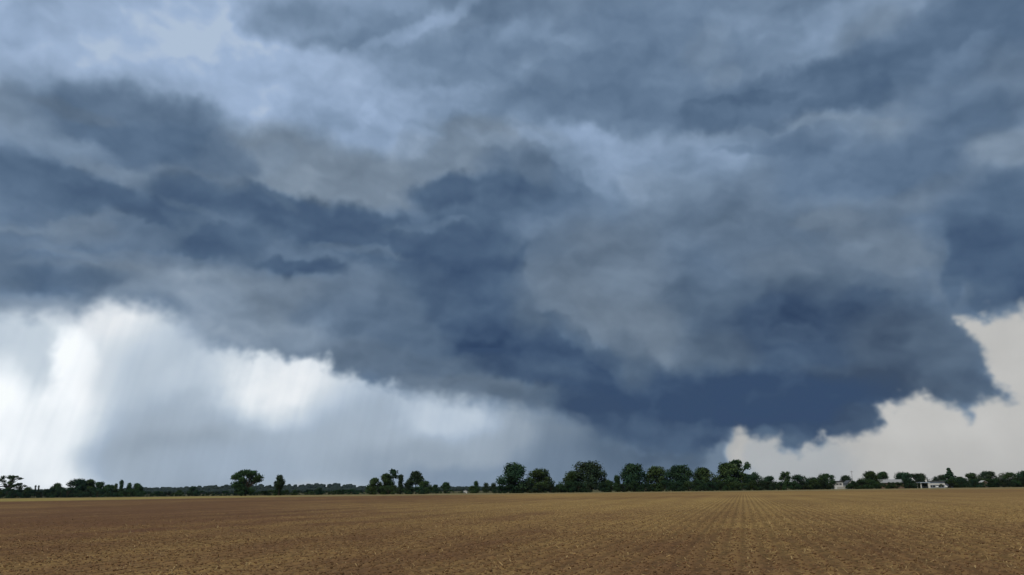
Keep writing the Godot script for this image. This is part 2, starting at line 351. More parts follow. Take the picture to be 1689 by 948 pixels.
func tone_color(t: float, grey: float) -> Color:
	t = clampf(t, 0.0, 1.0)
	var k := 1
	while k < TONE_STOPS.size() - 1 and t > TONE_STOPS[k]:
		k += 1
	var v: Vector3 = TONE_COLORS[k - 1].lerp(TONE_COLORS[k], (t - TONE_STOPS[k - 1]) / (TONE_STOPS[k] - TONE_STOPS[k - 1]))
	var m := v.x * 0.32 + v.y * 0.5 + v.z * 0.18
	var pure := smoothstep(0.75, 1.0, grey)
	v = v.lerp(Vector3(m * 0.95, m * 1.015, m * 1.065).lerp(Vector3(m * 1.0, m * 1.0, m * 0.99), pure), grey * lerpf(lerpf(0.6, 0.95, smoothstep(0.5, 0.7, t)), 1.0, pure))
	return Color(v.x / 255.0, v.y / 255.0, v.z / 255.0)

func paint_banks(banks: Array, tone: PackedFloat32Array, grey: PackedFloat32Array, w: int, h: int, az0: float, el1: float, step: float) -> void:
	for b in banks:
		var c := cos(deg_to_rad(b[4]))
		var s := sin(deg_to_rad(b[4]))
		var reach: float = maxf(b[2], b[3]) * (1.0 + b[8] * 0.5)
		var x0 := maxi(0, int((b[0] - reach - az0) / step))
		var x1 := mini(w - 1, int((b[0] + reach - az0) / step) + 1)
		var y0 := maxi(0, int((el1 - b[1] - reach) / step))
		var y1 := mini(h - 1, int((el1 - b[1] + reach) / step) + 1)
		var lo: float = 1.0 - b[8] * 0.5
		var hi: float = 1.0 + b[8] * 0.5
		for y in range(y0, y1 + 1):
			var dy: float = el1 - y * step - b[1]
			for x in range(x0, x1 + 1):
				var dx: float = az0 + x * step - b[0]
				var u: float = (dx * c + dy * s) / b[2]
				var v: float = (dy * c - dx * s) / b[3]
				var d := sqrt(u * u + v * v)
				if d < hi:
					var k: float = b[7] * (1.0 - smoothstep(lo, hi, d))
					var i := y * w + x
					tone[i] += (b[5] - tone[i]) * k
					grey[i] += (b[6] - grey[i]) * k

func sample(a: PackedFloat32Array, w: int, h: int, x: float, y: float) -> float:
	x = clampf(x, 0.0, w - 1.01)
	y = clampf(y, 0.0, h - 1.01)
	var i := int(x)
	var j := int(y)
	var fx := x - i
	var fy := y - j
	var at := j * w + i
	var top := a[at] + (a[at + 1] - a[at]) * fx
	var low := a[at + w] + (a[at + w + 1] - a[at + w]) * fx
	return top + (low - top) * fy

func build_sky() -> PanoramaSkyMaterial:
	# the whole dome: broken storm cloud of the same tones, lighter towards the zenith
	var rw := 1024
	var rh := 512
	var dome := Image.create(rw, rh, false, Image.FORMAT_RGB8)
	var broad := noise_of(3, 1.1, 5)
	var low_color := Color(0.36, 0.36, 0.34)
	for y in rh:
		var el := 90.0 - (y + 0.5) * 180.0 / rh
		if el < -0.2:
			dome.fill_rect(Rect2i(0, y, rw, rh - y), low_color)
			break
		var ce := cos(deg_to_rad(el))
		var up := sin(deg_to_rad(el))
		for x in rw:
			var az := ((x + 0.5) / rw - 0.5) * TAU
			var p := Vector3(sin(az) * ce, up * 1.8, -cos(az) * ce)
			var n := broad.get_noise_3dv(p * 1.6)
			var t := 0.21 + 0.55 * smoothstep(0.40, 0.85, up) + n * 0.30
			t = lerpf(t, 0.74 + n * 0.25, 1.0 - smoothstep(2.0, 9.0, el + n * 4.0))
			dome.set_pixel(x, y, tone_color(t, 0.2 + 0.72 * (1.0 - smoothstep(3.0, 11.0, el + n * 3.0))))
	dome.resize(4096, 2048, Image.INTERPOLATE_CUBIC)
	# the quarter of the sky with the storm cell, finer
	var az0 := -46.0
	var az1 := 46.0
	var el1 := 47.0
	var step := 0.22
	var w := int((az1 - az0) / step) + 2
	var h := int((el1 + 1.5) / step) + 2
	var tone := PackedFloat32Array()
	var grey := PackedFloat32Array()
	var low_tone := PackedFloat32Array()
	var low_grey := PackedFloat32Array()
	var rim := PackedFloat32Array()
	for a in [tone, grey, low_tone, low_grey, rim]:
		a.resize(w * h)
	tone.fill(0.42)
	grey.fill(0.1)
	low_tone.fill(0.79)
	low_grey.fill(1.0)
	paint_banks(CLOUD_BANKS, tone, grey, w, h, az0, el1, step)
	paint_banks(LOW_AIR, low_tone, low_grey, w, h, az0, el1, step)
	var outline := PackedVector2Array(CLOUD_RIM)
	outline.append_array([Vector2(80, 80), Vector2(-80, 80)])
	for y in h:
		for x in w:
			var p := Vector2(az0 + x * step, el1 - y * step)
			var far := 6.0
			if p.y < 24.0:
				for k in CLOUD_RIM.size() - 1:
					far = minf(far, p.distance_to(Geometry2D.get_closest_point_to_segment(p, CLOUD_RIM[k], CLOUD_RIM[k + 1])))
				if not Geometry2D.is_point_in_polygon(p, outline):
					far = -far
			rim[y * w + x] = far
	var warp_a := noise_of(11, 0.075, 3)
	var warp_b := noise_of(12, 0.075, 3)
	var curl_a := noise_of(13, 0.32, 4)
	var curl_b := noise_of(14, 0.32, 4)
	var puff := noise_of(15, 0.16, 5)
	puff.fractal_gain = 0.45
	var frill_a := noise_of(16, 0.42, 4)
	var frill_b := noise_of(17, 0.42, 4)
	var grain := noise_of(18, 0.9, 4)
	var shaft := noise_of(19, 0.22, 3)
	var veil := noise_of(20, 0.5, 3)
	var px := 4096.0 / 360.0
	var i0 := int((az0 + 180.0) * px)
	var i1 := int((az1 + 180.0) * px)
	var j0 := int((90.0 - el1) * px)
	var j1 := int(90.0 * px)
	for j in range(j0, j1 + 1):
		var el := 90.0 - (j + 0.5) / px
		for i in range(i0, i1 + 1):
			var az := (i + 0.5) / px - 180.0
			var inside := (1.0 - smoothstep(37.2, 46.0, absf(az))) * (1.0 - smoothstep(36.5, 46.0, el))
			if inside <= 0.0:
				continue
			var ca := curl_a.get_noise_2d(az, el)
			var cb := curl_b.get_noise_2d(az, el)
			var wx := az + warp_a.get_noise_2d(az, el) * 0.9 + ca * 0.55
			var wy := el + warp_b.get_noise_2d(az, el) * 0.7 + cb * 0.4
			var fa := frill_a.get_noise_2d(az, el)
			var fb := frill_b.get_noise_2d(az, el)
			var crisp := maxf(smoothstep(4.0, 17.0, az), 0.7 * (1.0 - smoothstep(4.0, 8.0, absf(az + 14.0))))
			var gx := (az + fa * lerpf(0.4, 0.7, crisp) * (1.0 + 0.9 * ca) - az0) / step
			var gy := (el1 - el - fb * lerpf(0.4, 0.7, crisp) * (1.0 + 0.9 * ca)) / step
			var edge := sample(rim, w, h, gx, gy)
			var fine := grain.get_noise_2d(az, el * 1.4)
			var over := smoothstep(lerpf(-0.9, -0.5, crisp), lerpf(1.0, 0.42, crisp), edge + fine * lerpf(0.2, 0.26, crisp))
			over = pow(over, 1.25)
			var sx := (wx - az0) / step
			var sy := (el1 - wy) / step
			var c := Color.BLACK
			if over > 0.0:
				var t := sample(tone, w, h, sx + fa * 2.0, sy + fb * 2.0)
				var g := sample(grey, w, h, sx, sy)
				var q := Vector2(az * 0.7 + el * 0.15 + ca * 0.5, el * 1.15 + cb * 0.5)
				var n := puff.get_noise_2dv(q)
				var lit := puff.get_noise_2dv(q + Vector2(-0.35, 0.7)) - n
				t += n * 0.085 - lit * 0.12 + fine * 0.010
				c = tone_color(clampf(t, 0.0, 0.80), g)
			if over < 1.0:
				var sway := shaft.get_noise_2d(az * 1.5 - el * 0.3, el * 0.12 + 7.0)
				var lt := sample(low_tone, w, h, sx, sy)
				lt += (sway * 0.016 + veil.get_noise_2d(az * 3.2 - el * 0.7, el * 0.2) * 0.012) * (1.0 - smoothstep(4.0, 14.0, az)) + ca * 0.018
				var lc := tone_color(lt, sample(low_grey, w, h, sx, sy))
				c = lc.lerp(c, over)
			if inside < 1.0:
				c = dome.get_pixel(i, j).lerp(c, inside)
			dome.set_pixel(i, j, c)
	var m := PanoramaSkyMaterial.new()
	var rolled := Image.create(4096, 2048, false, Image.FORMAT_RGB8)  # column 0 of a panorama looks along -z
	rolled.blit_rect(dome, Rect2i(0, 0, 2048, 2048), Vector2i(2048, 0))
	rolled.blit_rect(dome, Rect2i(2048, 0, 2048, 2048), Vector2i(0, 0))
	m.panorama = ImageTexture.create_from_image(rolled)
	m.filter = true
	return m

# ------------------------------------------------------------------ helpers
func srgb(r: float, g: float, b: float) -> Color:  # from a linear base colour
	return Color(r, g, b).linear_to_srgb()

func plain_material(c: Color, rough := 0.9) -> StandardMaterial3D:
	var m := StandardMaterial3D.new()
	m.albedo_color = c
	m.roughness = rough
	m.metallic_specular = 0.3
	return m

func tinted_material(rough := 0.95) -> StandardMaterial3D:
	var m := StandardMaterial3D.new()
	m.vertex_color_use_as_albedo = true
	m.roughness = rough
	m.metallic_specular = 0.2
	return m

func tag(o: Node3D, label: String, category: String, group := "", kind := "") -> void:
	if label:
		o.set_meta("label", label)
	if category:
		o.set_meta("category", category)
	if group:
		o.set_meta("group", group)
	if kind:
		o.set_meta("kind", kind)

var taken := {}

func numbered(called: String) -> String:
	var n: int = taken.get(called, 0)
	taken[called] = n + 1
	return called if n == 0 else "%s_%03d" % [called, n]

func thing(called: String, at: Vector3, turn := 0.0) -> Node3D:
	var o := Node3D.new()
	o.name = numbered(called)
	o.position = at
	o.rotation.y = turn
	add_child(o)
	return o

func part(called: String, mesh: Mesh, material: Material, parent: Node) -> MeshInstance3D:
	var o := MeshInstance3D.new()
	o.name = called
	o.mesh = mesh
	o.material_override = material
	parent.add_child(o, true)
	return o

func mesh_of(points: PackedVector3Array, normals: PackedVector3Array, colors := PackedColorArray(), uv := PackedVector2Array(), index := PackedInt32Array()) -> ArrayMesh:
	var a := []
	a.resize(Mesh.ARRAY_MAX)
	a[Mesh.ARRAY_VERTEX] = points
	a[Mesh.ARRAY_NORMAL] = normals
	if colors.size():
		a[Mesh.ARRAY_COLOR] = colors
	if uv.size():
		a[Mesh.ARRAY_TEX_UV] = uv
	if index.size():
		a[Mesh.ARRAY_INDEX] = index
	var m := ArrayMesh.new()
	m.add_surface_from_arrays(Mesh.PRIMITIVE_TRIANGLES, a)
	return m

func add_tube(st: SurfaceTool, path: Array, radii: Array, sides := 6) -> void:
	var rings := []
	for k in path.size():
		var along: Vector3 = (path[mini(k + 1, path.size() - 1)] - path[maxi(k - 1, 0)]).normalized()
		var a := along.cross(Vector3(0.31, 0.2, 0.93)).normalized()
		var b := along.cross(a)
		var ring := []
		for s in sides:
			var t := TAU * s / sides
			ring.append(path[k] + (a * cos(t) + b * sin(t)) * radii[k])
		rings.append(ring)
	for k in path.size() - 1:
		for s in sides:
			var n := (s + 1) % sides
			for p in [rings[k][s], rings[k][n], rings[k + 1][s], rings[k + 1][s], rings[k][n], rings[k + 1][n]]:
				st.add_vertex(p)

func add_box(st: SurfaceTool, lo: Vector3, hi: Vector3) -> void:
	var c := []
	for k in 8:
		c.append(Vector3(hi.x if k & 1 else lo.x, hi.y if k & 2 else lo.y, hi.z if k & 4 else lo.z))
	for f in [[0, 2, 3, 1], [5, 7, 6, 4], [4, 6, 2, 0], [1, 3, 7, 5], [2, 6, 7, 3], [4, 0, 1, 5]]:
		for k in [0, 1, 2, 0, 2, 3]:
			st.add_vertex(c[f[k]])

func tool() -> SurfaceTool:
	var st := SurfaceTool.new()
	st.begin(Mesh.PRIMITIVE_TRIANGLES)
	st.set_smooth_group(-1)
	return st

func done(st: SurfaceTool) -> ArrayMesh:
	st.generate_normals()
	return st.commit()

func box(called: String, lo: Vector3, hi: Vector3, material: Material, parent: Node) -> MeshInstance3D:
	var st := tool()
	add_box(st, lo, hi)
	return part(called, done(st), material, parent)

# ------------------------------------------------------------------ ground
const ROW_TURN := 0.274  # the drill rows run this far east of -z (radians)
var patch_noise := noise_of(31, 0.035, 4)
var blotch_noise := noise_of(32, 0.35, 3)
var clod_noise := noise_of(33, 1.6, 3)

func straw_share(x: float, z: float) -> float:
	# how much straw lies on the soil: more to the right and in the middle of the field, in patches and swaths along the rows
	var across := x * cos(ROW_TURN) + z * sin(ROW_TURN)
	var along := x * sin(ROW_TURN) - z * cos(ROW_TURN)
	var swath := sin(across * TAU / 6.4 + 0.6 * sin(along * 0.05))
	var s := 0.14 + 0.60 * smoothstep(-34.0, 26.0, x - z * 0.03) - 0.22 * smoothstep(60.0, 170.0, x)
	s -= 0.24 * (1.0 - smoothstep(15.0, 42.0, -z)) * smoothstep(-20.0, 10.0, x)  # a barer headland on the near side
	s += patch_noise.get_noise_2d(across * 0.55, along * 0.35) * 0.38
	s += blotch_noise.get_noise_2d(across * 0.9, along * 0.4) * 0.26
	s += swath * 0.10
	return clampf(s, 0.04, 1.0)

func field_edge(x: float) -> float:
	return -lerpf(225.0, 318.0, smoothstep(-175.0, -70.0, x)) - 6.0 * sin(x * 0.021)

func field_height(x: float, z: float) -> float:
	var near := 1.0 - smoothstep(45.0, 95.0, -z)
	if near <= 0.0 or absf(x) > 75.0:
		return 0.0
	near *= 1.0 - smoothstep(55.0, 75.0, absf(x))
	var across := x * cos(ROW_TURN) + z * sin(ROW_TURN)
	var along := x * sin(ROW_TURN) - z * cos(ROW_TURN)
	return near * (0.022 * sin(across * TAU / 0.5 + blotch_noise.get_noise_2d(x, z)) + 0.045 * blotch_noise.get_noise_2d(x + 50.0, z) + 0.036 * clod_noise.get_noise_2d(across, along))

func soil_texture() -> Array:
	# 8 m of soil: dark crumbs, pale straw bits, faint drill rows across u
	var n := 768
	var crumb := FastNoiseLite.new()
	crumb.seed = 41
	crumb.frequency = 0.05
	crumb.fractal_octaves = 4
	var a := crumb.get_seamless_image(n, n).get_data()
	crumb.seed = 42
	crumb.frequency = 0.012
	crumb.fractal_octaves = 3
	var b := crumb.get_seamless_image(n, n).get_data()
	crumb.seed = 43
	crumb.frequency = 0.11
	crumb.fractal_octaves = 2
	var c := crumb.get_seamless_image(n, n).get_data()
	var color := Image.create(n, n, false, Image.FORMAT_RGB8)
	var bump := Image.create(n, n, false, Image.FORMAT_RGB8)
	for y in n:
		for x in n:
			var i := y * n + x
			var fa := a[i] / 255.0
			var fb := b[i] / 255.0
			var fc := c[i] / 255.0
			var row := 0.5 + 0.5 * sin(TAU * (x * 16.0 / n) + 2.5 * (fb - 0.5))
			var straw := smoothstep(0.60, 0.78, fc * 0.62 + fb * 0.2 + row * 0.22)
			var v := 0.82 + 0.34 * (fa - 0.5) + 0.18 * (fb - 0.5) + 0.17 * row
			var tint := Color(v, v * 0.985, v * 0.97).lerp(Color(1.0, 0.99, 0.93), straw * 0.8)
			color.set_pixel(x, y, tint)
			var hgt := clampf(0.5 * fa + 0.3 * fc + 0.15 * row, 0.0, 1.0)
			bump.set_pixel(x, y, Color(hgt, hgt, hgt))
	bump.bump_map_to_normal_map(5.0)
	color.generate_mipmaps()
	return [ImageTexture.create_from_image(color), ImageTexture.create_from_image(bump)]

func graded(from: float, fine_to: float, to: float, fine: float, growth: float) -> PackedFloat32Array:
	var out := PackedFloat32Array()
	var v := from
	var step := fine
	while v < to:
		out.append(v)
		if v >= fine_to:
			step *= growth
		v += step
	out.append(to)
	return out

func build_field() -> void:
	var half := graded(0.0, 36.0, 430.0, 0.2, 1.06)
	var xs := PackedFloat32Array()
	for k in range(half.size() - 1, 0, -1):
		xs.append(-half[k])
	xs.append_array(half)
	var zs := PackedFloat32Array([-40.0, -20.0, -8.0, 0.0, 4.0, 8.0])
	zs.append_array(graded(12.0, 44.0, 190.0, 0.2, 1.03))
	var tail := 10
	var points := PackedVector3Array()
	var normals := PackedVector3Array()
	var colors := PackedColorArray()
	var uv := PackedVector2Array()
	var index := PackedInt32Array()
	var soil := Vector3(0.196, 0.104, 0.054)
	var straw := Vector3(0.450, 0.300, 0.112)
	var rows := zs.size() + tail
	for j in rows:
		for x in xs:
			var z: float = -zs[j] if j < zs.size() else lerpf(-190.0, field_edge(x), float(j - zs.size() + 1) / tail)
			points.append(Vector3(x, field_height(x, z), z))
			var across := x * cos(ROW_TURN) + z * sin(ROW_TURN)
			var along := x * sin(ROW_TURN) - z * cos(ROW_TURN)
			uv.append(Vector2(across / 8.0, along / 8.0))
			var c := soil.lerp(straw, straw_share(x, z)) * (1.0 + 0.14 * patch_noise.get_noise_2d(along * 0.4 + 90.0, across * 1.2))
			colors.append(Color(c.x, c.y, c.z))
	var w := xs.size()
	normals.resize(points.size())
	for j in rows:
		for i in w:
			var l := points[j * w + maxi(i - 1, 0)]
			var r := points[j * w + mini(i + 1, w - 1)]
			var u := points[maxi(j - 1, 0) * w + i]
			var d := points[mini(j + 1, rows - 1) * w + i]
			normals[j * w + i] = (u - d).cross(r - l).normalized() * -1.0 if (u - d).cross(r - l).y < 0.0 else (u - d).cross(r - l).normalized()
	for j in rows - 1:
		for i in w - 1:
			var k := j * w + i
			index.append_array(PackedInt32Array([k, k + w, k + 1, k + 1, k + w, k + w + 1]))
	var m := tinted_material()
	var t := soil_texture()
	m.albedo_texture = t[0]
	m.normal_enabled = true
	m.normal_texture = t[1]
	m.normal_scale = 1.0
	var o := part("field", mesh_of(points, normals, colors, uv, index), m, self)
	tag(o, "", "", "", "structure")

func sheet(called: String, outline: Array, height: float, color_of: Callable, material: Material) -> void:
	# a strip between two lines of points, outline = [[left line], [right line]]
	var points := PackedVector3Array()
	var normals := PackedVector3Array()
	var colors := PackedColorArray()
	var index := PackedInt32Array()
	var n: int = outline[0].size()
	for k in n:
		for side in 2:
			var p: Vector2 = outline[side][k]
			points.append(Vector3(p.x, height, p.y))
			normals.append(Vector3.UP)
			colors.append(color_of.call(p.x, p.y))
		if k:
			var i := k * 2
			index.append_array(PackedInt32Array([i - 2, i, i - 1, i, i + 1, i - 1]))
	var o := part(called, mesh_of(points, normals, colors, PackedVector2Array(), index), material, self)
	tag(o, "", "", "", "structure")

func build_ground() -> void:
	var mottle := NoiseTexture2D.new()
	mottle.width = 512
	mottle.height = 512
	mottle.seamless = true
	mottle.noise = noise_of(51, 0.02, 5)
	mottle.color_ramp = Gradient.new()
	mottle.color_ramp.set_color(0, Color(0.70, 0.70, 0.62))
	mottle.color_ramp.set_color(1, Color(1.0, 1.0, 1.0))
	var m := tinted_material()
	m.albedo_texture = mottle
	m.uv1_triplanar = true
	m.uv1_world_triplanar = true
	m.uv1_scale = Vector3.ONE / 60.0
	var near := []
	var far := []
	for k in 41:
		var x := -6000.0 + 300.0 * k
		near.append(Vector2(x, -6500.0))
		far.append(Vector2(x, 400.0))
	sheet("ground", [near, far], -0.12, func(_x, _z): return Color(0.14, 0.13, 0.065), m)
	near = []
	far = []
	for k in 87:
		var x := -430.0 + 10.0 * k
		near.append(Vector2(x, -478.0 + 5.0 * sin(x * 0.05)))
		far.append(Vector2(x, field_edge(x) + 0.5))
	sheet("grass_verge", [near, far], -0.06, func(x, _z): return Color(0.46, 0.355, 0.115).lerp(Color(0.36, 0.285, 0.14), smoothstep(-170.0, -60.0, x)), m)

const RIDGE_LINE = [Vector2(-2343, 30.8), Vector2(-1896, 25.9), Vector2(-1561, 24.4), Vector2(-1369, 26.6), Vector2(-1226, 27.2), Vector2(-1114, 30.3), Vector2(-1024, 34.8), Vector2(-913, 31.3), Vector2(-801, 32.3), Vector2(-678, 33.1), Vector2(-611, 29.1), Vector2(-555, 23.0), Vector2(-421, 20.5), Vector2(-287, 14.7), Vector2(-197, 16.9), Vector2(-108, 17.0), Vector2(-41, 14.1), Vector2(116, 10.2), Vector2(339, 7.8), Vector2(786, 7.2), Vector2(1457, 6.3), Vector2(2351, 7.3)]

func ridge_height(x: float) -> float:
	for k in RIDGE_LINE.size() - 1:
		if x < RIDGE_LINE[k + 1].x:
			var t := smoothstep(RIDGE_LINE[k].x, RIDGE_LINE[k + 1].x, x)
			return lerpf(RIDGE_LINE[k].y, RIDGE_LINE[k + 1].y, t)
	return RIDGE_LINE[-1].y

func crown_blob(seed_number: int) -> ArrayMesh:
	var lump := noise_of(seed_number, 0.9, 3)
	var points := PackedVector3Array()
	var normals := PackedVector3Array()
	var index := PackedInt32Array()
	for j in 6:
		for i in 9:
			var a := TAU * i / 8.0
			var e := -0.5 + 2.05 * j / 5.0
			var d := Vector3(cos(a) * cos(e), sin(e), sin(a) * cos(e))
			points.append(d * (1.0 + 0.45 * lump.get_noise_3dv(d * 1.5)))
			normals.append(d)
			if i and j:
				var k := j * 9 + i
				index.append_array(PackedInt32Array([k - 10, k - 9, k - 1, k - 9, k, k - 1]))
	return mesh_of(points, normals, PackedColorArray(), PackedVector2Array(), index)

func build_ridge() -> void:
	# a low wooded rise three kilometres off
	var back := []
	var front := []
	var points := PackedVector3Array()
	var normals := PackedVector3Array()
	var index := PackedInt32Array()
	for k in 141:
		var x := -2600.0 + 40.0 * k
		var h := maxf(ridge_height(x) - 13.0, 0.0)
		points.append_array([Vector3(x, -0.2, -2650.0), Vector3(x, h * 0.7, -2850.0), Vector3(x, h, -3000.0), Vector3(x, -0.2, -3700.0)])
		normals.append_array([Vector3.UP, Vector3(0, 1, 0.05).normalized(), Vector3.UP, Vector3.UP])
		if k:
			for r in 3:
				var i := k * 4 + r
				index.append_array(PackedInt32Array([i - 4, i - 3, i, i - 3, i + 1, i]))
	var o := part("hill", mesh_of(points, normals, PackedColorArray(), PackedVector2Array(), index), plain_material(srgb(0.05, 0.065, 0.03)), self)
	tag(o, "", "", "", "structure")
	var rng := RandomNumberGenerator.new()
	rng.seed = 61
	var mm := MultiMesh.new()
	mm.transform_format = MultiMesh.TRANSFORM_3D
	mm.mesh = crown_blob(62)
	mm.instance_count = 5200
	for k in mm.instance_count:
		var x := rng.randf_range(-2300.0, 2300.0)
		var row := rng.randf()
		var z := -1500.0 - 1530.0 * sqrt(row)
		var top := maxf(ridge_height(x) - 13.0, 0.0)
		var y := top * (smoothstep(-2650.0, -2850.0, z) * 0.7 + 0.3 * smoothstep(-2850.0, -3000.0, z))
		var r := rng.randf_range(5.0, 9.5) * lerpf(0.55, 1.0, smoothstep(-1500.0, -2700.0, z))
		mm.set_instance_transform(k, Transform3D(Basis(Vector3.UP, rng.randf() * TAU).scaled(Vector3(r, r * rng.randf_range(0.9, 1.25), r)), Vector3(x, y + 3.0, z)))
	var wood := MultiMeshInstance3D.new()
	wood.name = "wood"
	wood.multimesh = mm
	wood.material_override = plain_material(srgb(0.024, 0.040, 0.032))
	add_child(wood)
	tag(wood, "far blue-grey wood covering the low ridge on the horizon", "wood", "", "stuff")

